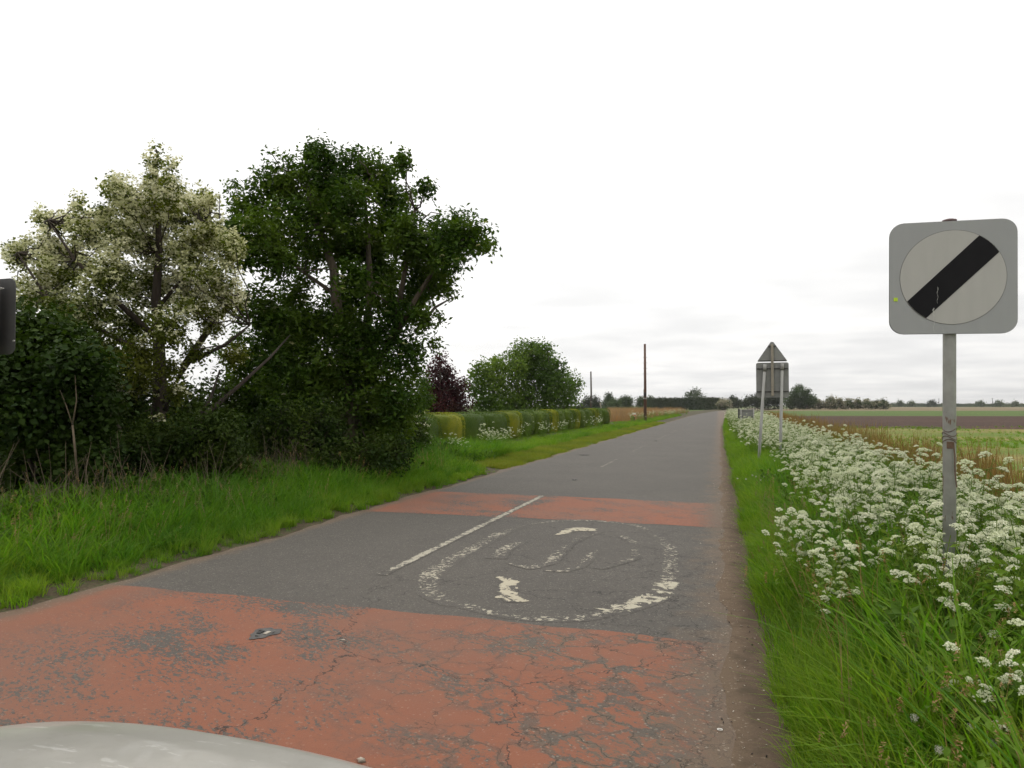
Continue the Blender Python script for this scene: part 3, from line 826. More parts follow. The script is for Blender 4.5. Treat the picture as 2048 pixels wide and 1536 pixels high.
    return s
plain('red_cap', (0.16, 0.10, 0.10), 0.7, var=0.2)
g = gp(1903, 1310)
c0 = wp(1891, 555, 4.63)
speed_sign((c0[0], c0[1] - 0.0, 0), (0, R(0.9), R(0)), c0[2], 'grey square sign with white disc and black diagonal bar among white flowers', 0.0,
           [(-0.085, -0.06, -0.165, 0.0016), (-0.108, -0.195, -0.245, 0.0045), (-0.106, -0.24, -0.355, 0.0014), (-0.055, -0.315, -0.355, 0.0010)], True)
speed_sign((-7.05, 5.24, 0), (0, R(-0.5), R(2)), 2.46, 'grey speed sign cut off by the left edge before the hawthorn', 0.06, [], False)

# ------------------------------------------------------------------ warning sign seen from behind
d = 17.4
b0 = wp(1546, 885, d)
ws = empty('warning_sign', (b0[0], b0[1], 0), (0, 0, R(-2)))
tag(ws, 'back of triangular and rectangular grey sign plates on two leaning posts', 'road sign')
pxm = d / FPX
zt = lambda py: EYE + (HZ - py) * pxm
MB().prism([(x, z + (zt(725) + zt(795)) / 2) for x, z in rrect(0.74, (795 - 725) * pxm, 0.05)], -0.02, -0.016).build('plate', 'sign_back', ws)
tri = [(-0.325, zt(723)), (-0.335, zt(721.3)), (-0.03, zt(683.5)), (0.03, zt(683.5)), (0.335, zt(721.3)), (0.325, zt(723))]
MB().prism(tri, -0.02, -0.016).build('triangle_plate', 'sign_back', ws)
for py, w_ in ((737, 0.735), (783, 0.735), (721.5, 0.60), (692.5, 0.17)):
    MB().box((0, -0.034, zt(py)), (w_, 0.026, 0.022)).build('rail', 'rail_dark', ws)
MB().box((0, -0.066, (zt(689) + zt(792)) / 2), (0.062, 0.036, zt(689) - zt(792))).build('strut', 'strut_tan', ws, bevel=0.006)
for x0, x1, pt in ((-0.30, -0.165, 729), (0.165, 0.225, 727)):
    p_ = MB().tube([(x0 - (x1 - x0) * 0.5, -0.082, -0.4), (x0, -0.082, zt(890)), (x1, -0.085, zt(pt))], 0.036, 14).build('post', 'post_grey', ws, True)
    MB().tube([(x1 - 0.008, -0.085, zt(pt + 14)), (x1, -0.085, zt(pt) + 0.006)], 0.041, 14).build('post_sleeve', 'galvanised', p_, True)

# low board further along the verge
d = 42.0
pxm = d / FPX
b0 = wp(1492, 830, d)
lb = empty('name_board', (b0[0], b0[1], 0), (0, 0, R(3)))
tag(lb, 'low grey board seen from behind in the flowers by road edge', 'road sign')
zt2 = lambda py: EYE + (HZ - py) * pxm
MB().prism([(x + 0.06, z + (zt2(819) + zt2(837)) / 2) for x, z in rrect(0.80, 18 * pxm, 0.03)], -0.02, -0.015).build('plate', 'sign_back', lb)
MB().prism([(x - 0.40, z + (zt2(818) + zt2(837)) / 2) for x, z in rrect(0.10, 19 * pxm, 0.02)], -0.05, -0.025).build('side_plate', 'sign_back_dark', lb)
for x in (-0.28, 0.42):
    MB().tube([(x, -0.06, -0.4), (x, -0.06, zt2(818.5))], 0.036, 10).build('post', 'galvanised', lb, True)
for z in (zt2(822), zt2(833)):
    MB().box((0.06, -0.03, z), (0.78, 0.018, 0.03)).build('rail', 'rail_dark', lb)

# ------------------------------------------------------------------ poles
def pole(name, px, top, base_d, r0, mat, label, fit=True):
    b = wp(px, HZ, base_d); tpt = wp(px - 0.8, top, base_d)
    o = empty(name, (b[0], b[1], 0))
    tag(o, label, 'pole')
    h = tpt[2]
    MB().tube([(0, 0, -0.4), (0, 0, h * 0.5), (tpt[0] - b[0], tpt[1] - b[1], h)], [r0, r0 * 0.88, r0 * 0.72], 14).build('shaft', mat, o, True)
    if fit:
        MB().tube([(0, 0, h * 0.30), (0, 0, h * 0.30 + 0.10)], r0 * 1.08, 14).build('band', 'galvanised', o)
        MB().box((0, -r0 * 1.05, h * 0.36), (0.22, 0.04, 0.30)).build('plate', 'trim_black', o)
        MB().tube([(-r0 * 0.9, -r0 * 0.5, 0.0), (-r0 * 0.85, -r0 * 0.5, h * 0.42)], 0.03, 6).build('cable_guard', 'rust', o)
        for k in range(4):
            MB().tube([(-r0 * 1.6, 0, h * 0.62 + k * 0.5), (r0 * 1.6, 0, h * 0.62 + k * 0.5)], 0.012, 5).build('step_iron', 'galvanised', o)
    return o
pole('telegraph_pole', 1290.5, 688, 66.0, 0.135, 'pole_wood', 'tall reddish brown wooden pole standing beside the road')
pole('telegraph_pole', 1182.5, 743, 112.0, 0.15, 'pole_grey', 'thin dark grey pole rising behind the clipped hedge end')
st_b, st_t = wp(1206, 826, 100), wp(1200, 805, 100)
o = empty('stay_guard', (st_b[0], st_b[1], 0)); tag(o, 'short leaning pale stake beside grey pole behind hedge', 'stake')
MB().tube([(0, 0, -0.2), tuple(st_t - [st_b[0], st_b[1], 0])], 0.09, 8).build('stake', 'strut_tan', o)
for k, (px, top, dd) in enumerate(((1766, 796, 700), (1878, 797, 750), (1985, 796, 650))):
    b = wp(px, HZ, dd)
    o = empty('distant_pole', (b[0], b[1], 0)); h = wp(px, top, dd)[2]
    tag(o, ['hair thin pole on horizon right of blossom hedge', 'hair thin pole on horizon just left of sign post', 'hair thin pole on horizon nearest right edge'][k], 'pole')
    MB().tube([(0, 0, -0.3), (0, 0, h)], [0.22, 0.18], 6).build('shaft', 'pole_grey', o)
    MB().box((0, 0, h - 0.6), (1.8, 0.2, 0.2)).build('crossarm', 'pole_grey', o)
b = wp(1268.5, 846, 64)
o = empty('marker_post', (b[0], b[1], 0)); tag(o, 'small white and red marker on short post before tall pole', 'marker')
MB().box((0, 0, 0.35), (0.09, 0.09, 0.9)).build('post', 'pole_wood', o)
MB().box((0, -0.065, 0.83), (0.30, 0.03, 0.16)).build('plate', 'white_paint', o)
MB().box((0, -0.065, 0.70), (0.30, 0.03, 0.09)).build('red_strip', 'red_paint', o)

# ------------------------------------------------------------------ parked car (only the bonnet shows)
def lerp_tab(y, tab):
    return [float(np.interp(y, [r_[0] for r_ in tab], [r_[k] for r_ in tab])) for k in range(1, len(tab[0]))]
car = empty('parked_car', (-1.02, 1.61, -0.03), (0, 0, R(-4.0)))
tag(car, 'silver grey car whose curved bonnet fills the lower left corner', 'car')
# body below the waist: sections at local y (front bumper 0, tail -4.1): y, half width, top z at centre, top z at flank, bottom z
TAB = [(0.02, 0.50, 0.50, 0.46, 0.30), (-0.01, 0.62, 0.66, 0.60, 0.22), (-0.05, 0.69, 0.765, 0.70, 0.19), (-0.10, 0.735, 0.825, 0.755, 0.18), (-0.18, 0.775, 0.868, 0.80, 0.18), (-0.30, 0.80, 0.895, 0.83, 0.18),
       (-0.50, 0.825, 0.925, 0.865, 0.18), (-0.80, 0.845, 0.965, 0.90, 0.18), (-1.10, 0.855, 1.00, 0.93, 0.18), (-1.6, 0.86, 0.96, 0.94, 0.18), (-2.6, 0.86, 0.97, 0.95, 0.18), (-3.4, 0.85, 0.99, 0.97, 0.19), (-3.8, 0.82, 0.98, 0.96, 0.22), (-3.98, 0.76, 0.93, 0.91, 0.28), (-4.05, 0.66, 0.80, 0.78, 0.36)]
def car_section(y):
    hw, zc_, zf, zb = lerp_tab(-y, [(-r_[0], *r_[1:]) for r_ in TAB])
    pts = []
    for u in np.linspace(0, 1, 9):                      # bonnet from centre line to wing
        pts.append((hw * 0.93 * u, zc_ - (zc_ - zf) * u ** 2.2))
    for u in np.linspace(0.15, 1, 7):                   # shoulder round to the flank
        a_ = u * math.pi / 2
        pts.append((hw * (0.93 + 0.07 * math.sin(a_)), zf - 0.10 * (1 - math.cos(a_))))
    for u in np.linspace(0.2, 1, 4):
        pts.append((hw * (1 - 0.05 * u ** 2), zf - 0.10 - (zf - 0.10 - zb) * u))
    return pts
yy = list(np.linspace(0.02, -0.4, 22)) + list(np.linspace(-0.45, -4.05, 40))
V, F = [], []
secs = [car_section(y) for y in yy]
m_ = len(secs[0])
full = 2 * m_ - 1
for y, s_ in zip(yy, secs):
    V += [(-x, y, z) for x, z in s_[::-1]] + [(x, y, z) for x, z in s_[1:]]
for j in range(len(yy) - 1):
    for i in range(full - 1):
        F.append((j * full + i, j * full + i + 1, (j + 1) * full + i + 1, (j + 1) * full + i))
F += [tuple(range(full))[::-1], tuple((len(yy) - 1) * full + i for i in range(full))]
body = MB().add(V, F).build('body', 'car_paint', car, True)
# cabin: pillars and roof as paint, glass panels proud of it
cab = [(-1.15, 0.72, 0.95), (-1.75, 0.60, 1.40), (-2.3, 0.58, 1.46), (-3.2, 0.57, 1.43), (-3.95, 0.64, 0.97)]
V, F = [], []
for y, hw, z in cab:
    V += [(-0.80, y, 0.93), (-hw - 0.02, y, z - 0.03), (-hw * 0.8, y, z), (hw * 0.8, y, z), (hw + 0.02, y, z - 0.03), (0.80, y, 0.93)]
for j in range(len(cab) - 1):
    for i in range(5):
        F.append((6 * j + i, 6 * j + i + 1, 6 * (j + 1) + i + 1, 6 * (j + 1) + i))
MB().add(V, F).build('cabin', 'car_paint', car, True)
MB().add([(-0.62, -1.19, 1.0), (0.62, -1.19, 1.0), (0.50, -1.72, 1.40), (-0.50, -1.72, 1.40)], [(0, 1, 2, 3)]).build('windscreen', 'glass_dark', car)
for sx in (-1, 1):
    for (ya, yb, yc, yd) in ((-1.42, -2.28, -2.25, -1.80), (-2.36, -3.45, -3.15, -2.34)):
        MB().add([(sx * 0.803, ya, 0.96), (sx * 0.803, yb, 0.96), (sx * 0.64, yc, 1.37), (sx * 0.64, yd, 1.37)], [(0, 1, 2, 3)]).build('side_window', 'glass_dark', car)
    for yw in (-0.78, -3.3):
        wh = empty('wheel', (sx * 0.78, yw, 0.33), parent=car)
        MB().tube([(sx * -0.09, 0, 0), (sx * -0.07, 0, 0), (sx * 0.07, 0, 0), (sx * 0.095, 0, 0)], [0.26, 0.30, 0.30, 0.255], 28).build('tyre', 'rubber', wh, True)
        MB().tube([(sx * 0.05, 0, 0), (sx * 0.10, 0, 0), (sx * 0.102, 0, 0)], [0.20, 0.20, 0.06], 24).build('rim', 'alloy', wh)
    # headlamp let into the nose below the bonnet edge
    V = [(sx * 0.42, 0.012, 0.60), (sx * 0.66, -0.045, 0.60), (sx * 0.755, -0.20, 0.66), (sx * 0.745, -0.20, 0.765), (sx * 0.66, -0.06, 0.715), (sx * 0.44, 0.0, 0.665)]
    MB().add([(x * 1.02, y + 0.015, z + 0.004) for x, y, z in V], [(0, 1, 4, 5), (1, 2, 3, 4)]).build('headlamp', 'lamp_glass', car)
    MB().box((sx * 0.93, -1.30, 1.0), (0.16, 0.09, 0.11)).build('door_mirror', 'car_paint', car, bevel=0.03)
    MB().add([(sx * 0.45, -4.062, 0.62), (sx * 0.66, -4.02, 0.62), (sx * 0.66, -4.02, 0.80), (sx * 0.45, -4.062, 0.80)], [(0, 1, 2, 3)]).build('tail_lamp', 'red_paint', car)
MB().box((0, 0.02, 0.47), (0.7, 0.02, 0.10)).build('grille', 'trim_black', car)
# bonnet shut line: a narrow dark ribbon following the wing
V, F = [], []
for k, y in enumerate(np.linspace(-0.16, -1.12, 26)):
    for sx in (1,):
        hw, zc_, zf, zb = lerp_tab(-y, [(-r_[0], *r_[1:]) for r_ in TAB])
        for u in (0.925, 0.935):
            V.append((hw * 0.93 * u, y, zc_ - (zc_ - zf) * u ** 2.2 + 0.0025))
F = [(2 * k, 2 * k + 1, 2 * k + 3, 2 * k + 2) for k in range(25)]
MB().add(V, F).build('shut_line', 'trim_black', car)

# ------------------------------------------------------------------ trees
rng = np.random.default_rng(102); random.seed(102)
def path(a_, b_, n=5, bendv=None, jit=0.0):
    a_, b_ = np.asarray(a_, float), np.asarray(b_, float)
    P = []
    L = np.linalg.norm(b_ - a_)
    bv = np.zeros(3) if bendv is None else np.asarray(bendv, float)
    for i in range(n + 1):
        u = i / n
        p = a_ + (b_ - a_) * u + bv * L * math.sin(u * math.pi) * 0.5
        if 0 < i < n:
            p = p + rng.normal(size=3) * jit * L
        P.append(p)
    return P
def tree(name, label, cat, base, limbs, clumps, mat, leaf, ntwig, per, sig, bark='bark', aspect=0.5, up=0.6, trunk_r=0.12, group=None, shell=0.45,
         blossom=None, twigs=True, flat=1.0, extra=None, droop=None, twig_r=0.006):
    o = empty(name, (base[0], base[1], 0))
    tag(o, label, cat, group)
    off = np.array([base[0], base[1], 0.0])
    first = True
    nodes = []
    for pts, r0, r1 in limbs:
        pts = [np.asarray(p) - off for p in pts]
        mb = MB().tube(pts, np.linspace(r0, r1, len(pts)), 9 if r0 > 0.03 else 6)
        mb.build('trunk' if first else 'branch', bark, o, True)
        nodes += [(p, r1) for p in pts[1:]]
        first = False
    cl = [(c - off, r_) for c, r_ in clumps]
    P, O, T, k = crown_points(cl, ntwig, per, sig, shell, flat)
    if droop is not None:
        P = P + droop(P)
    sel = np.ones(len(P), bool)
    if blossom:
        frac, bm, bs, bup, tfrac = blossom
        bt = rng.uniform(0, 1, ntwig) < tfrac(T)
        hb = np.repeat(bt, per) & (rng.uniform(0, 1, len(P)) < frac)
        nb = int(hb.sum() / 4.3)
        pick = rng.choice(np.flatnonzero(hb), nb, replace=False)
        Pb = np.repeat(P[pick] + O[pick] * leaf * 0.8 + [0, 0, leaf * 0.5], 9, 0) + rng.normal(size=(nb * 9, 3)) * bs * np.array([0.75, 0.75, 0.5])
        Ob = np.repeat(O[pick], 9, 0)
        Vb, Fb = leaf_cards(Pb, np.full(len(Pb), bs), 0.9, bup, Ob * 0.6, 0.05)
        mobj('blossom', mesh_np('blossom', Vb, Fb, bm), o)
        sel = ~hb
    Vl, Fl = leaf_cards(P[sel], np.full(sel.sum(), leaf), aspect, up, O[sel] * 0.5)
    mobj('foliage', mesh_np('foliage', Vl, Fl, mat), o)
    if twigs and nodes:
        mb = MB()
        kind_stuff = True
        NP = np.array([n_[0] for n_ in nodes])
        for c, r_ in cl:                                  # a bough from the nearest limb into each clump
            j = np.argmin(np.linalg.norm(NP - c, axis=1) + 0.6 * np.maximum(NP[:, 2] - c[2], 0))
            if np.linalg.norm(NP[j] - c) > 0.15:
                mb.tube(path(NP[j], c, 4, (0, 0, -0.15), 0.05), np.linspace(twig_r * 5, twig_r * 2.2, 5), 5, False)
        idx = rng.choice(len(T), min(len(T), 420), replace=False)
        for i in idx:
            c = cl[k[i]][0]
            mb.tube(path(c, T[i], 3, None, 0.07), np.linspace(twig_r * 1.8, twig_r * 0.6, 4), 4, False)
        if mb.n:
            tag(mb.build('twigs', bark, o, True), kind='stuff')
    if extra:
        extra(o, P, O, T)
    return o
def clump_list(lst, d, spread, mul=1.0):
    o = []
    for c in lst:
        px, py, r_ = c[:3]
        dd = d + (c[3] if len(c) > 3 else rng.uniform(-spread, spread))
        o.append((wp(px, py, dd), r_ * dd / FPX * mul))
    return o

# ---- the big elder
rng = np.random.default_rng(107); random.seed(107)
ED = 16.6
el_cl = [(640, 330, 75), (560, 350, 65), (500, 400, 50), (720, 320, 65), (610, 420, 85), (530, 450, 70), (700, 400, 80), (770, 340, 45), (805, 305, 18), (790, 390, 55), (845, 360, 20),
         (480, 500, 45), (560, 520, 45), (470, 440, 25), (640, 290, 35), (640, 264, 7), (716, 274, 8), (545, 285, 7), (806, 292, 9), (882, 404, 6), (946, 409, 7), (994, 459, 9), (470, 350, 12), (855, 350, 9), (870, 690, 14), (880, 640, 12), (740, 470, 50), (810, 440, 45), (820, 490, 45),
         (900, 450, 60), (945, 455, 48), (975, 465, 25), (870, 480, 60), (905, 510, 40), (880, 570, 40), (850, 540, 55), (760, 560, 60), (790, 620, 70), (850, 640, 35), (710, 560, 45),
         (590, 590, 45), (520, 620, 60), (560, 660, 60), (640, 650, 60), (700, 660, 60), (740, 690, 70), (815, 700, 50), (835, 740, 25),
         (500, 720, 70), (580, 740, 80), (660, 750, 80), (740, 770, 80), (800, 790, 60), (520, 810, 80), (600, 830, 85), (690, 840, 85), (770, 850, 70), (480, 880, 60), (560, 890, 70), (640, 900, 70), (720, 900, 70), (780, 895, 40), (800, 840, 30),
         (690, 480, 60, 1.2), (760, 520, 60, 1.2), (620, 500, 40, 1.2), (700, 600, 60, 1.2), (830, 590, 40, 0.9), (590, 650, 60, 1.2), (780, 440, 50, 1.0), (660, 380, 70, 1.0)]
el_cl = [(c[0] - (8 if c[0] > 900 else 0), c[1] + (24 if c[1] < 480 else 10 if c[1] < 560 else 0), c[2] * (0.84 if c[2] > 15 else 1.0), *c[3:]) for c in el_cl]
el = clump_list(el_cl, ED, 1.3)
eb = gp(700, 965)
eb = np.array([wp(700, 930, ED)[0], wp(700, 930, ED)[1], 0.0])
def W(px, py, dd=0.0): return wp(px, py, ED + dd)
limbs = [([eb + [0, 0, -.2], W(705, 820), W(690, 700), W(672, 600), W(668, 540), W(650, 490), W(625, 430), W(615, 370)], 0.17, 0.05),
         ([W(700, 760), W(735, 660, .3), W(740, 560, .4), W(735, 470, .5), W(730, 390, .6)], 0.11, 0.035),
         ([W(705, 800), W(770, 700, -.3), W(800, 600, -.5), W(815, 510, -.5), W(830, 420, -.3)], 0.10, 0.03),
         ([W(780, 690, -.3), W(830, 600, -.6), W(880, 520, -.7), W(940, 480, -.8)], 0.07, 0.02),
         ([W(672, 590), W(600, 540, .3), W(540, 480, .5), W(510, 430, .6)], 0.05, 0.015),
         ([W(640, 470), W(690, 420, .3), W(745, 350, .5)], 0.05, 0.015),
         ([W(830, 665, -.2), W(870, 615, -.3), W(905, 595, -.3)], 0.05, 0.012),
         ([W(640, 800, .4), W(580, 720, .6), W(530, 640, .6)], 0.06, 0.02)]
def elder_flowers(o, P, O, T):
    i = rng.choice(len(T), 170, replace=False)
    c = T[i]; c = c[(c[:, 2] < 6.9)]
    toward = np.array([0.45, -0.85, 0.25])
    Q = []
    for p in c:
        p = p + toward * rng.uniform(0.1, 0.5)
        a_ = rng.uniform(0, 6.283, 9); r_ = 0.055 * np.sqrt(rng.uniform(0, 1, 9))
        Q.append(p + np.stack([np.cos(a_) * r_, np.sin(a_) * r_, rng.normal(size=9) * 0.008 + 0.02 - r_ * 0.3], 1))
    Q = np.concatenate(Q)
    V, F = leaf_cards(Q, np.full(len(Q), 0.05), 0.9, 2.2, None, 0.02)
    mobj('flower_heads', mesh_np('flower_heads', V, F, 'elder_flower'), o)
tree('elder_tree', 'tall dark green elder tree with pale flower heads, right of hawthorn', 'tree', eb, limbs, el, 'elder_leaf', 0.115, 4700, 20, 0.10, 'bark_pale', extra=elder_flowers, up=0.9, twig_r=0.0042)

# ---- hawthorn in blossom
rng = np.random.default_rng(108); random.seed(108)
HD = 12.9
hb_cl = [(314, 292, 9), (312, 320, 12), (340, 330, 10), (305, 365, 20), (335, 390, 26), (235, 385, 22), (255, 405, 24), (290, 420, 40), (350, 430, 42), (385, 395, 10), (405, 420, 26), (420, 395, 8),
         (90, 432, 14), (105, 445, 16), (135, 420, 12), (158, 410, 10), (150, 450, 22), (190, 450, 36), (240, 460, 50), (310, 480, 60), (380, 490, 55), (430, 480, 30), (460, 500, 25),
         (30, 500, 16), (45, 515, 18), (60, 490, 12), (100, 495, 22), (85, 545, 35), (150, 520, 50), (220, 540, 65), (300, 560, 70), (380, 570, 65), (440, 560, 45),
         (60, 590, 26), (110, 600, 45), (180, 610, 60), (260, 640, 65), (340, 650, 50), (420, 640, 30), (120, 640, 36), (200, 690, 50), (280, 710, 50), (450, 610, 30), (390, 700, 22), (470, 700, 30),
         (75, 425, 9), (118, 412, 8), (160, 402, 8), (228, 366, 11), (212, 375, 8), (300, 345, 8), (345, 318, 8), (20, 492, 10), (24, 522, 9), (45, 478, 8), (362, 372, 8), (440, 382, 7), (405, 372, 6), (275, 385, 12), (30, 560, 9), (40, 600, 12),
         (280, 765, 34, -0.7), (350, 775, 28, -0.6), (250, 820, 38, -0.5), (330, 855, 34, -0.8), (270, 880, 36, -0.7), (340, 730, 22, -0.5)]
sprays = []
for c in hb_cl:
    if c[2] >= 22 and c[1] < 660:
        for q in range(4):
            an_ = rng.uniform(-2.9, -0.2)
            rr_ = c[2] * rng.uniform(0.85, 1.15)
            sprays.append((c[0] + math.cos(an_) * rr_, c[1] + 6 + math.sin(an_) * rr_, rng.uniform(8, 14)))
hb_cl = [(c[0] + (4 if c[0] < 60 else 0), c[1] + 8, c[2] * (0.74 if c[2] > 20 else 1.0), *c[3:]) for c in hb_cl] + sprays
hc = clump_list(hb_cl, HD, 1.1)
hbp = np.array([wp(300, 950, HD)[0], wp(300, 950, HD)[1], 0.0])
def H(px, py, dd=0.0): return wp(px, py, HD + dd)
limbs = [([hbp + [0, 0, -.2], H(320, 800), H(318, 700), H(312, 600), H(318, 500), H(315, 400), H(313, 300)], 0.15, 0.012),
         ([H(325, 820), H(370, 730, .2), H(430, 640, .3), H(480, 590, .4)], 0.09, 0.03),
         ([H(375, 725, .2), H(450, 690, .1), H(500, 650, .0)], 0.045, 0.015),
         ([H(312, 620), H(380, 540, .3), H(410, 440, .4)], 0.05, 0.012),
         ([H(318, 680), H(230, 600, -.4), H(150, 520, -.5), H(95, 440, -.6)], 0.06, 0.01),
         ([H(318, 720), H(200, 660, -.5), H(90, 590, -.7), H(35, 505, -.8)], 0.055, 0.01),
         ([H(330, 880, .4), H(410, 830, .6), H(480, 770, .9), H(540, 715, 1.5), H(580, 670, 2.6)], 0.06, 0.012),
         ([H(230, 985, .2), H(290, 930, .3), H(370, 870, .4), H(420, 800, .8), H(440, 740, 1.0)], 0.07, 0.02)]
zt_ = wp(300, 700, HD)[2]
tree('hawthorn_tree', 'hawthorn tree covered in creamy white blossom at far left', 'tree', hbp, limbs, hc, 'hawthorn_leaf', 0.060, 3300, 20, 0.070, 'bark', up=0.9, aspect=0.7,
     blossom=(0.66, 'blossom', 0.044, 1.1, lambda T: np.clip((T[:, 2] - zt_ + 0.1) / 1.2, 0.12, 0.97) * np.clip(0.85 + 0.6 * np.sin(T[:, 0] * 5.1 + T[:, 2] * 3.3) * np.sin(T[:, 2] * 5.7 - T[:, 1] * 2.9), 0.35, 1.0)), twig_r=0.003)

# ---- undergrowth below and behind the trees
rng = np.random.default_rng(109); random.seed(109)
def bush(name, label, px_list, d, spread, mat, leaf, n, per, sig, mul=1.0, bark='bark', cat='shrub', group=None, aspect=0.55, blossom=None, stems=5, shell=0.5, up=0.6):
    cl = clump_list(px_list, d, spread, mul)
    C = np.array([c for c, r_ in cl])
    b = np.array([C[:, 0].mean(), C[:, 1].mean(), 0])
    limbs = []
    for k in range(stems):
        c = C[rng.integers(len(C))]
        limbs.append((path(b + [rng.normal() * 0.2, rng.normal() * 0.2, -.1], c, 4, (0, 0, .1), 0.04), 0.045, 0.012))
    return tree(name, label, cat, b, limbs, cl, mat, leaf, n, per, sig, bark, aspect, up, group=group, blossom=blossom, shell=shell)
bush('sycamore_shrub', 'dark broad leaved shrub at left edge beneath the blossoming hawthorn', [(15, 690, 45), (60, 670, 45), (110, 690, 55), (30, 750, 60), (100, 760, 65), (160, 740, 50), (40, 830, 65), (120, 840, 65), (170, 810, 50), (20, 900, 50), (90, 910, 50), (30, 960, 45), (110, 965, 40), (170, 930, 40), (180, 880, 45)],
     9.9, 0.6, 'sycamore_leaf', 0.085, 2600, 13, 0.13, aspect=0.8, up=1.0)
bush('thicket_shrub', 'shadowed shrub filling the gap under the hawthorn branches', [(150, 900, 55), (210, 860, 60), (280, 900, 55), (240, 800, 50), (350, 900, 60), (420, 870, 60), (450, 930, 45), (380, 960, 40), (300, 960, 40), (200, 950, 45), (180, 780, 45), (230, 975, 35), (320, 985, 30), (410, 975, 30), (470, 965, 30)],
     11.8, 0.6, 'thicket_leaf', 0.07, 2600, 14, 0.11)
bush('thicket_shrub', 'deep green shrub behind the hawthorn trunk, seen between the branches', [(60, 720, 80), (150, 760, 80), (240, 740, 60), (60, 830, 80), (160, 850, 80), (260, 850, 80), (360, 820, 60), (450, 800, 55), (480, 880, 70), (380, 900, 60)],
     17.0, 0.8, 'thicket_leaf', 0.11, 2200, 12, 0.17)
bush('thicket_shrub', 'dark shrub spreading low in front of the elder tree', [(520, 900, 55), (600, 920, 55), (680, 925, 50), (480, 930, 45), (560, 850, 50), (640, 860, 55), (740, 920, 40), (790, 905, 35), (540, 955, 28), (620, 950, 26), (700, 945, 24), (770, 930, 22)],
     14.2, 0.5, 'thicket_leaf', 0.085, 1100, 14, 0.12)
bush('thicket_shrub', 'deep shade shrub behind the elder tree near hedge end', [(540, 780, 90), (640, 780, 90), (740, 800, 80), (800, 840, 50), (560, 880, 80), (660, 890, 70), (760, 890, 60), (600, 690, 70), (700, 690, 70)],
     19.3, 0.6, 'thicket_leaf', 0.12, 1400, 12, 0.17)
bush('privet_bush', 'loose privet bush between elder tree and clipped hedge', [(825, 870, 28), (840, 850, 22), (815, 900, 25), (850, 890, 25), (800, 880, 25), (845, 915, 18)],
     20.0, 0.4, 'privet', 0.06, 420, 16, 0.09, blossom=(0.10, 'blossom', 0.05, 0.6, lambda T: np.full(len(T), 0.5)))
# yellow green garden shrubs glimpsed through the thicket
bush('garden_shrub', 'yellow green garden shrub glimpsed between the dark trunks', [(290, 880, 40), (310, 870, 35), (100, 900, 40), (120, 930, 40), (450, 900, 50), (210, 930, 35)],
     22.5, 0.6, 'hedge_gold', 0.10, 500, 12, 0.15)

# pale sapling, dead canes and leaning trunk in the left verge
b = gp(150, 955); b = np.array([wp(150, 950, 9.2)[0], wp(150, 950, 9.2)[1], 0])
o = empty('sapling', b); tag(o, 'slim pale sapling stem forking before the dark shrub', 'sapling')
S = lambda px, py: wp(px, py, 9.2) - b
st_ = MB().tube([S(158, 985), S(150, 900), S(145, 850)], [0.016, 0.014, 0.012], 8).build('stem', 'dead_stem', o, True)
MB().tube([S(145, 850), S(153, 800), S(150, 750)], [0.010, 0.008, 0.004], 7).build('fork', 'dead_stem', o, True)
MB().tube([S(145, 850), S(132, 810), S(120, 780)], [0.008, 0.006, 0.003], 7).build('fork', 'dead_stem', o, True)

def cane_mesh(k):
    mb = MB()
    for i in range(7):
        a_ = random.uniform(0, 6.283); ln = random.uniform(0.6, 1.3); le = random.uniform(0.1, 0.6)
        p0 = np.array([random.uniform(-.15, .15), random.uniform(-.15, .15), 0])
        mb.tube([p0, p0 + [math.cos(a_) * le * ln * 0.4, math.sin(a_) * le * ln * 0.4, ln * 0.6], p0 + [math.cos(a_) * le * ln, math.sin(a_) * le * ln, ln * (1 - 0.2 * le)]], [0.0045, 0.0035, 0.002], 4, False)
    me = mb.build('cane', 'dead_stem', None)
    m_ = me.data
    bpy.data.objects.remove(me)
    return m_
canes = [cane_mesh(k) for k in range(4)]
P1, u1 = left_pts(150, 1.9, 3.0, 3, 15)
scatter('dead_canes', canes, P1, rng.uniform(0.45, 1.0, len(P1)), 'dry pale canes standing along the foot of the thicket', 'canes', 0.2)

def leafy_stem(k, mat, h, nl, leaf, spread):
    P = []
    for i in range(nl):
        u = random.random() ** 0.8
        a_ = random.uniform(0, 6.283); r_ = spread * (1.1 - 0.6 * u) * random.uniform(.3, 1)
        P.append((math.cos(a_) * r_, math.sin(a_) * r_, h * u))
    V, F = leaf_cards(np.array(P), np.full(nl, leaf), 0.55, 1.0, None, 0.15)
    return mesh_np('leafy_stem', V, F, mat)
nett = [leafy_stem(k, 'nettle', 0.55, 60, 0.075, 0.13) for k in range(5)]
P1, u1 = left_pts(3200, 1.0, 3.4, 1.0, 20)
scatter('nettles', nett, P1, rng.uniform(0.55, 1.15, len(P1)) * np.interp(u1, [1.2, 2.2, 3.4], [0.5, 0.85, 0.9]), 'leafy nettles and weeds along the back of left verge', 'nettles', 0.15)

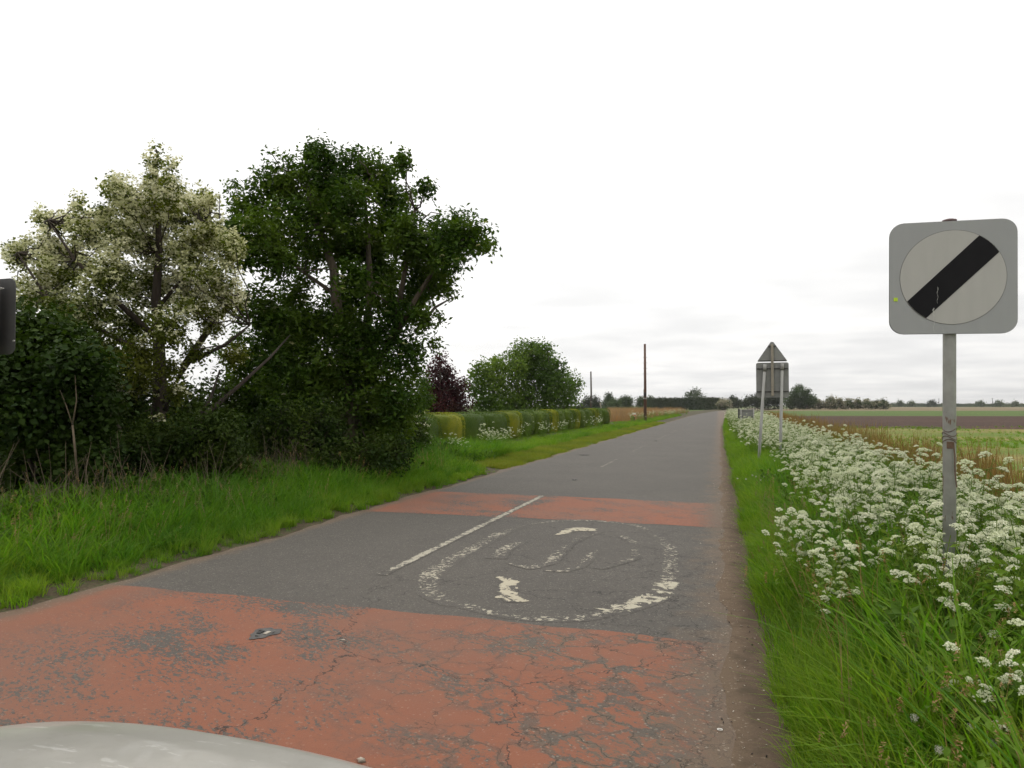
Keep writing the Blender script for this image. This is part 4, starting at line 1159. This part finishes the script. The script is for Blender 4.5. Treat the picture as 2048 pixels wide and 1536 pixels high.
# ------------------------------------------------------------------ garden: clipped hedge, purple tree, willow
rng = np.random.default_rng(103); random.seed(103)
def hedge_section(parent, name, x0, x1, y0, y1, h, mat, n, leaf):
    """rounded clipped block covered in small leaves over an added solid core that blocks light"""
    sx, sy = (x1 - x0) / 2, (y1 - y0) / 2
    c = np.array([(x0 + x1) / 2, (y0 + y1) / 2, h / 2])
    hs = np.array([sx, sy, h / 2])
    d_ = rng.uniform(-1, 1, (n, 3))
    ax_ = rng.choice(3, n, p=[0.42, 0.23, 0.35]); sg = np.sign(rng.uniform(-1, 1, n))
    d_[np.arange(n), ax_] = sg
    e = 4.5
    nrm = (np.abs(d_) ** e).sum(1) ** (1 / e)
    d_ = d_ / nrm[:, None]
    bul = 1 + 0.05 * np.sin(d_[:, 1] * sy * 3 + y0) * np.sin(d_[:, 2] * 3) + 0.015 * rng.normal(size=n)
    P = c + d_ * hs * bul[:, None]
    P[:, 2] = np.maximum(P[:, 2], 0.03)
    on = unit(np.sign(d_) * np.abs(d_) ** 5 / hs)
    V, F = leaf_cards(P, np.full(n, leaf), 0.5, 0.35, on * 1.6, 0.1)
    # solid core, added inside to stop light passing through the leaves
    q = []
    N1, N2 = 10, 8
    U, Fc = [], []
    for i in range(N1 + 1):
        for j in range(N2):
            th = math.pi * i / N1; ph = 2 * math.pi * j / N2
            v = np.array([math.sin(th) * math.cos(ph), math.sin(th) * math.sin(ph), math.cos(th)])
            v /= (np.abs(v) ** e).sum() ** (1 / e)
            U.append(c + v * hs * 0.90)
    for i in range(N1):
        for j in range(N2):
            a0, a1 = i * N2 + j, i * N2 + (j + 1) % N2
            Fc += [(a0, a1, a1 + N2), (a0, a1 + N2, a0 + N2)]
    V = np.concatenate([V, np.array(U)]); F = np.concatenate([F, np.array(Fc) + n * 4])
    mobj(name, mesh_np(name, V - np.array([-9.7, 38, 0]), F, mat), parent)
hg = empty('clipped_hedge', (-9.7, 38, 0))
tag(hg, 'long clipped green hedge with golden yellow sections beside mown verge', 'hedge')
gold = [(22.9, 24.7), (30.7, 32.2), (38.4, 39.7), (44.6, 45.9), (51.7, 52.9)]
y = 19.0
for g0, g1 in gold + [(58.7, None)]:
    nseg = max(1, round((g0 - y) / 2.9))
    for k in range(nseg):
        ya, yb = y + (g0 - y) * k / nseg, y + (g0 - y) * (k + 1) / nseg
        hedge_section(hg, 'green_section', -10.3, -9.08 + rng.uniform(-.05, .05), ya - 0.05, yb + 0.05, 1.32 + rng.uniform(-.02, .03), 'hedge_green', int(7000 if y < 32 else 3500), 0.05 if y < 32 else 0.075)
    if g1:
        hedge_section(hg, 'golden_section', -10.25, -9.02, g0 - 0.08, g1 + 0.08, 1.33, 'hedge_gold', 4500, 0.05 if y < 32 else 0.075)
        y = g1

PD = 35.0
bush('copper_tree', 'small dark purple leaved tree behind the clipped hedge', [(880, 720, 14), (872, 742, 20), (890, 748, 20), (870, 775, 28), (900, 780, 28), (885, 805, 38), (920, 800, 22), (860, 810, 28), (925, 770, 10), (915, 820, 30), (850, 825, 24)],
     PD, 0.8, 'purple_leaf', 0.14, 700, 12, 0.15, cat='tree', stems=4)
bush('green_shrub', 'light green shrub between elder tree and purple tree', [(845, 770, 14), (850, 800, 18), (832, 800, 14), (838, 825, 18), (815, 830, 16)], 27.0, 0.4, 'privet', 0.10, 240, 10, 0.12)
bush('golden_bush', 'golden low bush at the near end of clipped hedge', [(812, 832, 10), (828, 830, 9), (845, 832, 8)], 25.0, 0.2, 'hedge_gold', 0.08, 160, 10, 0.08)
WD = 50.0
wl = [(960, 740, 16), (955, 770, 26), (975, 755, 22), (990, 730, 16), (1000, 760, 40), (985, 800, 38), (1030, 730, 34), (1050, 710, 30), (1070, 700, 18), (1095, 697, 10), (1090, 715, 18), (1060, 750, 48), (1100, 745, 32), (1110, 770, 34), (1120, 725, 10),
      (1130, 760, 22), (1140, 785, 24), (1155, 770, 10), (1100, 800, 34), (1050, 800, 44), (1020, 810, 34), (960, 815, 24), (1140, 805, 14), (1075, 690, 10)]
bush('willow_tree', 'broad light green garden tree swept by wind behind the hedge', wl, WD, 1.6, 'willow_leaf', 0.20, 1500, 15, 0.2, cat='tree', stems=8, bark='bark_pale', shell=0.4)

# ------------------------------------------------------------------ cow parsley
rng = np.random.default_rng(104); random.seed(104)
def umbel_mesh(k):
    """domed head: small round clusters of petals at the ends of the rays"""
    n = 16
    ctr = []
    for i in range(n):
        r_ = 0.038 * math.sqrt((i + 0.5) / n); a_ = i * 2.399 + k
        ctr.append((r_ * math.cos(a_), r_ * math.sin(a_), 0.026 - 14 * r_ * r_ + random.uniform(-.004, .004)))
    Q = []
    for c in ctr:
        d_ = unit(rng.normal(size=(10, 3)))
        d_[:, 2] = np.abs(d_[:, 2]) * 0.8
        Q.append(np.array(c) + d_ * 0.0085 * random.uniform(.8, 1.15))
    Q = np.concatenate(Q)
    V, F = leaf_cards(Q, np.full(len(Q), 0.0105), 0.95, 0.8, None, 0.1)
    return mesh_np('umbel', V, F, 'petal')
UMB = [umbel_mesh(k) for k in range(4)]
def plant_proto(k, h, nu):
    """stems + lacy leaves, and the places of the umbels"""
    mb = MB()
    ums = []
    main = []
    for s in range(random.choice((2, 3))):
        a_ = random.uniform(0, 6.283); le = random.uniform(.05, .28)
        H_ = h * random.uniform(.8, 1.05)
        b0_ = np.array([random.uniform(-.05, .05), random.uniform(-.05, .05), -0.03])
        tp = b0_ + [math.cos(a_) * le * H_, math.sin(a_) * le * H_, H_]
        pts = path(b0_, tp, 4, (0, 0, 0), 0.03)
        mb.tube(pts, np.linspace(.0042, .0022, 5), 4, False)
        main.append(pts)
    for i in range(nu):
        pts = random.choice(main)
        q = pts[random.choice((2, 2, 3, 3, 4))]
        a_ = random.uniform(0, 6.283); ou = random.uniform(.06, .24)
        e = np.array([q[0] + math.cos(a_) * ou, q[1] + math.sin(a_) * ou, min(q[2] + random.uniform(.08, .30), h * random.uniform(0.70, 1.08))])
        mb.tube(path(q, e, 3, (0, 0, -.12), 0.02), np.linspace(.0024, .0014, 4), 4, False)
        ums.append((e, random.choice((.5, .7, .9, 1.0, 1.1, 1.25)), random.uniform(0, 6.283), random.gauss(0, .3), random.gauss(0, .3), random.randrange(len(UMB))))
        for c in range(7):                                 # rays of the umbel
            an = c * 0.9
            mb.tube([e - [0, 0, 0.012], e + [0.024 * math.cos(an), 0.024 * math.sin(an), 0.012]], .0008, 3, False)
    ob = mb.build('stem', 'herb', None); stem = ob.data; bpy.data.objects.remove(ob)
    P = []
    for i in range(190):
        pts = random.choice(main); u = random.random() * .75
        j = int(u * 4); c = pts[j] + (pts[j + 1] - pts[j]) * (u * 4 - j)
        a_ = random.uniform(0, 6.283); r_ = random.uniform(.02, .20)
        P.append((c[0] + r_ * math.cos(a_), c[1] + r_ * math.sin(a_), max(c[2] + r_ * random.uniform(-.2, .5), .02)))
    V, F = leaf_cards(np.array(P), np.full(len(P), .055), .4, .9, None, .1)
    leafm = mesh_np('leaves', V, F, 'herb')
    Vs, Fs, n_ = [], [], 0
    for e, s, rz, rx, ry, ui in ums:
        me = UMB[ui]
        co = np.empty(len(me.vertices) * 3, np.float32); me.vertices.foreach_get('co', co); co = co.reshape(-1, 3)
        M = np.array(Euler((rx, ry, rz)).to_matrix())
        fi = np.empty(len(me.polygons) * 3, np.int32); me.loops.foreach_get('vertex_index', fi)
        Vs.append(co @ M.T * s + e); Fs.append(fi.reshape(-1, 3) + n_); n_ += len(co)
    heads = mesh_np('flower_heads', np.concatenate(Vs), np.concatenate(Fs), 'petal')
    return dict(stem=stem, leaves=leafm, heads=heads, ums=ums)
PROTO = [plant_proto(k, random.uniform(.78, 1.0), random.choice((7, 9, 11))) for k in range(10)]
BIG = [plant_proto(k, 0.92, 20) for k in range(3)]
PROTO += BIG
def whole_mesh(pr):
    Vs, Fs, mi, n_ = [], [], [], 0
    me = bpy.data.meshes.new('cow_parsley_sprig')
    for i, key in enumerate(('stem', 'leaves', 'heads')):
        s = pr[key]
        s.calc_loop_triangles()
        co = np.empty(len(s.vertices) * 3, np.float32); s.vertices.foreach_get('co', co)
        tr = np.empty(len(s.loop_triangles) * 3, np.int32); s.loop_triangles.foreach_get('vertices', tr)
        Vs.append(co.reshape(-1, 3)); Fs.append(tr.reshape(-1, 3) + n_); mi.append(np.full(len(tr) // 3, 1 if key == 'heads' else 0, np.int32)); n_ += len(co) // 3
    me = mesh_np('cow_parsley_sprig', np.concatenate(Vs), np.concatenate(Fs), 'herb')
    me.materials.append(MATS['petal'])
    me.polygons.foreach_set('material_index', np.concatenate(mi))
    return me
WHOLE = [whole_mesh(p) for p in PROTO[:-3]]
def parsley(loc, s, label, group, full, k=None, lean=None):
    k = rng.integers(len(PROTO) - 3) if k is None else k
    pr = PROTO[k]
    o = empty('cow_parsley', loc, lean or (rng.normal() * .08, rng.normal() * .08, rng.uniform(0, 6.283)))
    o.scale = (s, s, s)
    tag(o, label, 'cow parsley', group)
    mobj('stem', pr['stem'], o); mobj('leaves', pr['leaves'], o)
    if full:
        for e, us, rz, rx, ry, ui in pr['ums']:
            mobj('umbel', UMB[ui], o, loc=e, rot=(rx, ry, rz), s=us)
    else:
        mobj('flower_heads', pr['heads'], o)
    return o
def zr(x, y): return z_right(x, y) - 0.01
GR = 'cow parsley plants on the right verge'
# the few that stand apart
def place(px, py, s, label, zt_):
    """a plant whose head shows at the pixel when it is zt_ tall"""
    p = gp(px, py, zt_)
    return parsley((p[0], p[1], zr(p[0], p[1])), s, label, GR, True, len(PROTO) - 1 - int(px) % 3)
place(1600, 1010, 0.85, 'cow parsley leaning out over the grass, nearest the road', 0.80)
place(1625, 1075, 0.75, 'low cow parsley at the grass edge below the nearest-road plant', 0.66)
place(1650, 1150, 0.62, 'short cow parsley with flat heads low in the tall grass', 0.52)
place(1700, 1120, 0.72, 'bushy cow parsley at the lower left corner of the flower bank', 0.62)
place(1580, 1035, 0.8, 'bushy cow parsley second nearest the road at the grass edge', 0.74)
place(1980, 1255, 0.75, 'cow parsley head over the dark gap near right edge', 0.70)
place(1910, 1375, 0.42, 'small isolated cow parsley low in the bottom right grass', 0.40)
place(1965, 960, 1.18, 'tallest cow parsley rising just right of the sign post', 1.05)
pts = []
tries = 0
while len(pts) < 860 and tries < 60000:
    tries += 1
    y = 4.2 + 46 * rng.uniform() ** 1.5
    dd = rng.uniform(0.45, 3.3)
    lo = np.interp(y, [4, 5, 6, 9, 12, 16, 20, 30, 46], [1.1, 0.72, 0.66, 0.85, 1.0, 0.95, 0.6, 0.5, 0.5])
    hi = np.interp(y, [4, 8, 16, 46], [2.3, 2.6, 2.8, 3.0])
    if dd < lo + rng.exponential(0.12) or dd > hi: continue
    if y < 5.2 and rng.uniform() < 0.55: continue
    x = e_right(y) + dd
    if abs(x - c0[0]) < 0.12 and abs(y - c0[1]) < 0.12: continue
    if abs(x - 0.95) < 0.6 and abs(y - 17.6) < 1.3 and rng.uniform() < 0.9: continue
    if 35 < y < 42.5 and x < 1.7: continue
    pts.append((x, y, zr(x, y)))
pts = np.array(pts)
order = np.argsort(pts[:, 1] + 0.4 * np.abs(pts[:, 0] - 1.5))
near = order[:294]
for j, i in enumerate(near):
    x_, y_ = pts[i][0], pts[i][1]
    if math.hypot(x_ - c0[0], y_ - c0[1]) < 0.7: lab = 'cow parsley plant crowding round the foot of the speed sign post'
    elif x_ - e_right(y_) < 1.15 and y_ < 9: lab = 'cow parsley plant on the grass side of the flower bank, before the sign post'
    elif x_ - e_right(y_) < 1.35: lab = 'cow parsley plant on the grass side of the bank, towards the warning sign'
    elif y_ < c0[1]: lab = 'cow parsley plant nearer the camera than the speed sign post'
    elif x_ > 2.0: lab = 'cow parsley plant on the field side of the bank, near the dry dock'
    elif y_ < 9: lab = 'cow parsley plant in the middle of the bank just beyond the speed sign'
    else: lab = 'cow parsley plant deep in the bank, towards the warning sign'
    parsley(pts[i], rng.uniform(0.58, 1.1), lab, GR, j < 70)
rest = pts[order[294:]]
scatter('cow_parsley_mass', WHOLE, rest, rng.uniform(0.7, 1.08, len(rest)), 'white cow parsley massed along the right verge towards the bend', 'cow parsley', 0.08)
P1, u1 = right_pts(500, 0.45, 3.2, 44, 110, 1.2)
scatter('far_cow_parsley', WHOLE, P1, rng.uniform(0.9, 1.2, len(P1)), 'distant white flowers lining the right verge', 'cow parsley', 0.08)
# left-hand clumps by the hedge
lp = []
for px, py, n_, sp in ((998, 908, 18, 0.7), (925, 922, 6, 0.3), (1075, 886, 7, 0.8), (1135, 874, 7, 0.9), (1190, 864, 7, 1.0)):
    g = gp(px, py, 0.0)
    for _ in range(n_):
        x, y = g[0] + rng.normal() * sp * .35, g[1] + rng.normal() * sp
        x = min(max(x, -8.9), -6.9)
        lp.append((x, y, z_left(x, y)))
for p in lp:
    parsley(p, rng.uniform(0.65, 0.95), 'white cow parsley flowering at the foot of the clipped hedge', 'cow parsley along the hedge foot', False)
P1, u1 = left_pts(60, 1.3, 3.0, 60, 130)
scatter('left_cow_parsley', WHOLE, P1, rng.uniform(0.8, 1.1, len(P1)), 'distant white flowers on the left verge beyond the pole', 'cow parsley', 0.08)

# mixed low herbs and dry stalks in the near right corner
herb = [leafy_stem(k, 'herb', 0.40, 90, 0.032, 0.17) for k in range(4)] + [leafy_stem(k, 'nettle', 0.45, 70, 0.05, 0.14) for k in range(3)]
def foxtail(k):
    V, F = blades(5, 0.5, 0.004, 0.05, 0.3, 3)
    Vs, Fs, n_ = [V], [F], len(V)
    tips = V[6::7]
    for tp in tips:
        c = tp + np.stack([rng.normal(size=22) * .004, rng.normal(size=22) * .004, rng.uniform(-.05, .01, 22)], 1)
        v, f = leaf_cards(c, np.full(22, .014), .35, 1.5)
        Vs.append(v); Fs.append(f + n_); n_ += len(v)
    return mesh_np('foxtail', np.concatenate(Vs), np.concatenate(Fs), 'grass_dry')
ft = [foxtail(k) for k in range(4)]
P1, u1 = right_pts(260, 0.35, 3.0, 1.4, 11)
scatter('foxtail_grass', ft, P1, rng.uniform(0.7, 1.25, len(P1)), 'flowering grass heads scattered through the right verge', 'grass', 0.2)
P1, u1 = left_pts(260, 0.6, 3.0, 1.0, 16)
scatter('left_foxtail_grass', ft, P1, rng.uniform(0.7, 1.3, len(P1)), 'flowering grass heads scattered through the left verge', 'grass', 0.2)
P1, u1 = right_pts(2200, 0.7, 3.4, 1.2, 13)
scatter('low_herbs', herb, P1, rng.uniform(0.6, 1.3, len(P1)), 'small leaved herbs under the cow parsley', 'herbs', 0.2)
P1, u1 = right_pts(420, 0.4, 3.6, 1.4, 12)
scatter('dry_stalks', tdry, P1, rng.uniform(0.5, 0.95, len(P1)), 'thin straw coloured grass stalks in the right verge', 'stalks', 0.25)
dk = [tuft('dock_tuft', 'dock', 16, 0.8, 0.016, 0.22, 0.18, 3) for _ in range(4)]
P1 = []
for _ in range(900):
    y = 7 + 75 * rng.uniform() ** 1.5; x = rng.normal(3.75, 0.42) + 0.006 * y
    P1.append((x, y, z_right(x, y) if x < 4.8 else -0.03))
scatter('rusty_dock', dk, P1, rng.uniform(0.55, 1.2, len(P1)), 'rust coloured dry dock stalks along the field edge', 'stalks', 0.12)
P1 = []
for _ in range(9000):
    v = 10 + 44 * rng.uniform() ** 1.3; u = rng.uniform(-0.05, 0.75) * v
    x = v * -math.sin(YAW) + u * math.cos(YAW); y = v * math.cos(YAW) + u * math.sin(YAW)
    if x < 4.5: continue
    P1.append((x, y, -0.03))
P1 = np.array(P1)
msk = (np.sin(P1[:, 0] * .35 + 1) * np.sin(P1[:, 1] * .28 + P1[:, 0] * .1) + rng.normal(size=len(P1)) * .35)
scatter('field_grass', tg, P1[msk > 0.05], rng.uniform(0.2, 0.55, (msk > 0.05).sum()), 'patchy green grass growing across the rough field', 'grass')
q = P1[msk < -0.35]
scatter('field_stubble', tdry, q, rng.uniform(0.2, 0.45, len(q)), 'straw coloured stubble in the rough field', 'stubble', 0.3)
rt = [tuft('reed_tuft', 'reed', 18, 1.1, 0.03, 0.35, 0.2, 3) for _ in range(4)]
P1 = []
for _ in range(3000):
    px = rng.uniform(1215, 1450); dd = rng.uniform(66, 150)
    g = wp(px, HZ, dd)
    if g[0] > e_left(g[1]) - 3.2 or g[0] < -34: continue
    P1.append((g[0], g[1], 0.0))
scatter('reed_bed', rt, P1, rng.uniform(0.6, 1.05, len(P1)), 'tan dry reeds beyond the clipped hedge end', 'reeds', 0.1)

# dandelion clocks
def clock_mesh():
    d_ = unit(rng.normal(size=(260, 3)))
    V, F = leaf_cards(d_ * rng.uniform(0.008, 0.018, (260, 1)), np.full(260, 0.004), 0.5, 0, d_ * 2, 0.1)
    return mesh_np('seed_head', V, F, 'seed_head')
CLK = clock_mesh()
def clock(p, h, label):
    o = empty('dandelion', p); tag(o, label, 'dandelion', 'dandelion seed heads in the grass')
    ob = MB().tube([(0, 0, -.02), (0.01, 0, h * .5), (0.0, 0.01, h)], .0022, 5, False).build('stalk', 'herb', o)
    mobj('seed_head', CLK, o, loc=(0, 0.01, h + 0.012))
for px, py in ((1492, 962), (1505, 955), (1512, 958), (1521, 966), (1528, 960), (1475, 958)):
    g = gp(px, py, 0.35); clock((g[0], g[1], zr(g[0], g[1])), 0.36, 'pale dandelion clock in the cluster on grass strip near warning sign')
for px, py in ((1830, 1460), (1945, 1485), (1880, 1526), (1985, 1518)):
    g = gp(px, py, 0.34); clock((g[0], g[1], zr(g[0], g[1])), 0.35, 'dandelion clock among herbs in the bottom right corner')

# ------------------------------------------------------------------ background trees and hedges
rng = np.random.default_rng(105); random.seed(105)
def far_tree(label, pxs, d, mat, leaf, n, per=8, name='distant_tree', cat='tree', blossom=None, group='trees on the skyline', stems=2):
    return bush(name, label, pxs, d, d * 0.01, mat, leaf, n, per, leaf * 0.9, cat=cat, group=group, blossom=blossom, stems=stems)
far_tree('dark rounded tree on the skyline directly behind the grey pole', [(1175, 803, 11), (1190, 805, 12), (1165, 812, 9), (1182, 813, 10), (1196, 813, 9)], 250, 'far_dark', 0.5, 420)
far_tree('taller tree with small round top right of the grey pole', [(1217, 792, 7), (1218, 800, 9), (1212, 809, 9), (1224, 809, 9)], 260, 'far_green', 0.5, 300)
far_tree('low pale tree in the middle of the left skyline group', [(1228, 806, 9), (1234, 811, 9), (1222, 812, 8)], 240, 'far_green', 0.5, 240)
far_tree('round green tree halfway between the two poles', [(1250, 801, 10), (1258, 806, 11), (1242, 806, 9), (1252, 811, 11)], 250, 'far_green', 0.5, 360)
far_tree('tree on the skyline just left of the tall brown pole', [(1283, 803, 9), (1278, 809, 8), (1300, 801, 9), (1292, 808, 9)], 250, 'far_green', 0.5, 300)
far_tree('pale airy tree rising above the long dark hedge', [(1390, 785, 9), (1380, 790, 8), (1400, 790, 8), (1390, 795, 9), (1374, 793, 5), (1406, 794, 5)], 330, 'far_grey', 0.7, 160, 7)
def far_hedge(name, label, pa, pb, top_px, d, mat, leaf, n, thick, cat='hedge', jag=0.08):
    A, B = wp(*pa, d[0]), wp(*pb, d[1])
    TA, TB = wp(pa[0], top_px[0], d[0])[2], wp(pb[0], top_px[1], d[1])[2]
    o = empty(name, ((A[0] + B[0]) / 2, (A[1] + B[1]) / 2, 0)); tag(o, label, cat)
    off = np.array(o.location)
    u = rng.uniform(0, 1, n); ht = TA + (TB - TA) * u
    ht = ht * (1 + jag * (np.sin(u * 60) * np.sin(u * 23 + 1) + 0.4 * rng.normal(size=n)))
    z = ht * rng.uniform(0, 1, n) ** 0.6
    side = np.cross((B - A) / np.linalg.norm(B - A), [0, 0, 1.0])
    P = A + (B - A) * u[:, None]
    P[:, 2] = z
    P = P + side * (rng.uniform(-1, 1, n) * thick)[:, None]
    V, F = leaf_cards(P - off, np.full(n, leaf), 0.7, 0.3)
    mobj('foliage', mesh_np('foliage', V, F, mat), o)
    mb = MB()
    a2, b2 = A - off, B - off
    s2 = side * thick * 0.8
    V = [a2 - s2, a2 + s2, b2 + s2, b2 - s2]
    V = [(v[0], v[1], -0.1) for v in V] + [(V[0][0], V[0][1], TA * .9), (V[1][0], V[1][1], TA * .9), (V[2][0], V[2][1], TB * .9), (V[3][0], V[3][1], TB * .9)]
    mb.add(V, [(0, 3, 2, 1), (4, 5, 6, 7), (0, 1, 5, 4), (1, 2, 6, 5), (2, 3, 7, 6), (3, 0, 4, 7)]).build('core', mat, o)
    return o
far_hedge('conifer_hedge', 'long tall blackish hedge on skyline left of the road', (1298, HZ), (1438, HZ), (797, 796), (225, 250), 'far_dark', 0.45, 9000, 1.6)
far_hedge('low_hedge', 'low green hedge line below the left skyline trees', (1150, HZ), (1300, HZ), (815, 815), (200, 215), 'far_green', 0.4, 2500, 1.0)
far_hedge('garden_hedge', 'low dark hedge seen past the willow behind clipped hedge', (1110, HZ), (1165, HZ), (813, 813), (120, 125), 'far_dark', 0.3, 1500, 0.8)
far_tree('round creamy blossoming bush where the road bends away', [(1447, 808, 8), (1440, 811, 6), (1454, 811, 6), (1447, 813, 8)], 225, 'far_green', 0.35, 420, 8, 'hawthorn_bush', 'bush', (0.55, 'blossom_far', 0.35, 0.8, lambda T: np.full(len(T), 0.8)), 'blossoming bushes far off')
far_tree('dark tree right of the creamy bush at the road bend', [(1466, 800, 8), (1470, 807, 10), (1460, 808, 9), (1478, 808, 8)], 300, 'far_dark', 0.55, 420)
far_tree('dark tree left of and behind the warning sign', [(1500, 803, 11), (1512, 798, 10), (1490, 808, 9), (1518, 806, 12)], 280, 'far_dark', 0.55, 480)
far_tree('dark tree directly behind the warning sign posts', [(1540, 798, 12), (1530, 806, 12), (1552, 804, 13), (1560, 796, 10)], 270, 'far_dark', 0.55, 520)
far_tree('tall rounded green tree just right of the warning sign', [(1598, 778, 10), (1590, 788, 13), (1610, 787, 13), (1585, 800, 14), (1605, 800, 16), (1622, 800, 12), (1575, 806, 12)], 260, 'far_green', 0.5, 900)
bl = [(1592, 11), (1612, 9), (1632, 10), (1660, 13), (1678, 10), (1697, 10), (1716, 9), (1735, 9), (1752, 8), (1768, 8)]
desc = ['nearest the tall rounded tree', 'second right of the tall rounded tree', 'third right of the tall rounded tree', 'tallest and palest of the row', 'just right of the palest bush', 'in the greener middle stretch', 'low one in the greener stretch', 'third from the right end', 'second from the right end', 'at the right end of the row']
for (px, r_), ds in zip(bl, desc):
    far_tree('blossom hedge bush across the fields, ' + ds, [(px, 809 - r_ * .35, r_ * .75), (px - r_ * .6, 811, r_ * .6), (px + r_ * .6, 811, r_ * .6)], 265, 'far_green', 0.4, 260, 8, 'hawthorn_bush', 'bush', (0.45, 'blossom_far', 0.4, 0.8, lambda T, f=(0.85 if px < 1680 else 0.4): np.full(len(T), f)), 'blossoming bushes far off')
sk = [(1800, 5, 'faint'), (1822, 4, 'faint'), (1864, 7, 'dark'), (1900, 4, 'faint'), (1960, 5, 'faint'), (1998, 6, 'faint'), (2030, 4, 'faint')]
skd = ['just right of the blossom hedge', 'second right of blossom hedge', 'round dark one left of sign post', 'behind the sign post', 'right of the sign post', 'second right of the sign post', 'nearest right edge']
for (px, r_, q_), ds in zip(sk, skd):
    far_tree('tiny tree on the far right horizon, ' + ds, [(px, 809 - r_ * .5, r_ * .8), (px - r_, 809, r_ * .55), (px + r_, 809, r_ * .5)], 640, 'far_dark' if q_ == 'dark' else 'far_grey', 1.1, 110, 6, stems=1)
far_hedge('horizon_hedge', 'thin grey green hedge line along the far right horizon', (1775, HZ), (2110, HZ), (807.2, 807.2), (680, 700), 'far_grey', 1.0, 2500, 3.0, jag=0.25)

# ------------------------------------------------------------------ small things on the road
rng = np.random.default_rng(106); random.seed(106)
def pebble(name, p, s, mat, label, cat):
    V, F = [], []
    n1, n2 = 6, 9
    for i in range(n1 + 1):
        for j in range(n2):
            th, ph = math.pi * i / n1, 2 * math.pi * j / n2
            k = 0.85 + 0.30 * math.sin(3 * ph + 2 * i) + 0.28 * math.cos(5 * ph + 3 * th)
            V.append((s[0] * k * math.sin(th) * math.cos(ph), s[1] * k * math.sin(th) * math.sin(ph), s[2] * math.cos(th) + s[2] * .7))
    F = [(i * n2 + j, i * n2 + (j + 1) % n2, (i + 1) * n2 + (j + 1) % n2, (i + 1) * n2 + j) for i in range(n1) for j in range(n2)]
    o = MB().add(V, F).build(name, mat, None, True, loc=[float(v) for v in p])
    tag(o, label, cat)
pebble('white_stone', gp(722, 1524), (0.020, 0.014, 0.012), 'stone_pale', 'white stone on red surfacing right beside car bonnet', 'stone')
pebble('white_stone', gp(686, 1281), (0.020, 0.008, 0.005), 'stone_pale', 'small white chip on red surfacing right of sunken stud', 'stone')
pebble('dark_lump', gp(367, 1108), (0.06, 0.04, 0.02), 'stone_dark', 'dark lump lying at the left road edge by grass', 'lump')
pebble('road_scab', gp(1167, 910), (0.16, 0.10, 0.006), 'stone_dark', 'small dark patch on the asphalt beyond the far red band', 'patch')
p = gp(1440, 1458)
an = np.linspace(0, 2 * math.pi, 16)
tag(MB().tube([(0.012 * math.cos(v), 0.009 * math.sin(v), 0.006) for v in an], 0.0022, 5, False).build('pale_ring', 'white_paint', None, loc=(p[0], p[1], -0.008)), 'tiny pale ring lying on the dirt at right road edge', 'ring')
SM = []
for k in range(3):
    V = unit(rng.normal(size=(8, 3))) * [0.010, 0.008, 0.005]
    mb = MB()
    import bmesh
    bm = bmesh.new()
    for v in V: bm.verts.new(v)
    bmesh.ops.convex_hull(bm, input=bm.verts)
    me = bpy.data.meshes.new('grit'); bm.to_mesh(me); bm.free(); me.materials.append(MATS['stone_pale' if k else 'stone_dark']); SM.append(me)
P1 = []
for _ in range(520):
    y = 2.0 + 16 * rng.uniform() ** 1.8; x = e_right(y) + rng.normal(0.05, 0.16)
    P1.append((x, y, max(z_right(x, y), -0.012) + 0.008))
scatter('grit', SM, P1, rng.uniform(0.3, 1.0, len(P1)), 'loose grit along the dirty right road edge', 'grit', 0.5)
# studs on the centre line
def stud(p, label, open_):
    o = empty('road_stud', (p[0], p[1], crown_z(p[0], p[1]) + 0.004)); tag(o, label, 'road stud', 'studs on the centre line')
    MB().box((0, 0, 0.002), (0.11, 0.15, 0.006)).build('housing', 'rail_dark', o, bevel=0.003)
    if open_:
        V, F = [], []
        n = 26
        for r_, z in ((0.105, 0.002), (0.085, 0.006), (0.065, 0.004)):
            for k in range(n):
                a_ = 2 * math.pi * k / n
                q = r_ * (1 + 0.15 * math.sin(3 * a_) + 0.1 * math.sin(7 * a_ + 1))
                V.append((q * math.cos(a_) * 0.9, q * math.sin(a_) * 1.2, z))
        F = [(j * n + k, j * n + (k + 1) % n, (j + 1) * n + (k + 1) % n, (j + 1) * n + k) for j in range(2) for k in range(n)]
        MB().add(V, F).build('tar_collar', 'tar', o, True)
    for sx in (-1, 1):
        MB().box((sx * 0.026, -0.01, 0.008), (0.03, 0.06, 0.006)).build('rubber_insert', 'stone_pale' if open_ and sx > 0 else 'rubber', o, bevel=0.003)
plain('tar', (0.06, 0.054, 0.05), 0.7, var=0.4, scale=20, bmp=0.5)
stud((-3.12, 4.42), 'broken road stud sunk in a grey collar within the red surfacing', True)
g = gp(1149, 960); stud((g[0], g[1]), 'road stud just beyond the far red band', False)
g = gp(1312, 882); stud((g[0], g[1]), 'road stud further along the centre line', False)

# ------------------------------------------------------------------ thin haze towards the horizon
HAZE = True
if HAZE:
    m, t = new_mat('haze')
    vol = t.n('ShaderNodeVolumePrincipled', {'Color': (0.96, 0.97, 1.0, 1), 'Density': 0.00014, 'Anisotropy': 0.3})
    t.n('ShaderNodeOutputMaterial', {'Volume': vol.outputs[0]})
    hz = MB().box((0, 500, 6.5), (3600, 2400, 17.0)).build('haze', 'haze')
    tag(hz, 'thin pale haze over the flat land', None, kind='stuff')
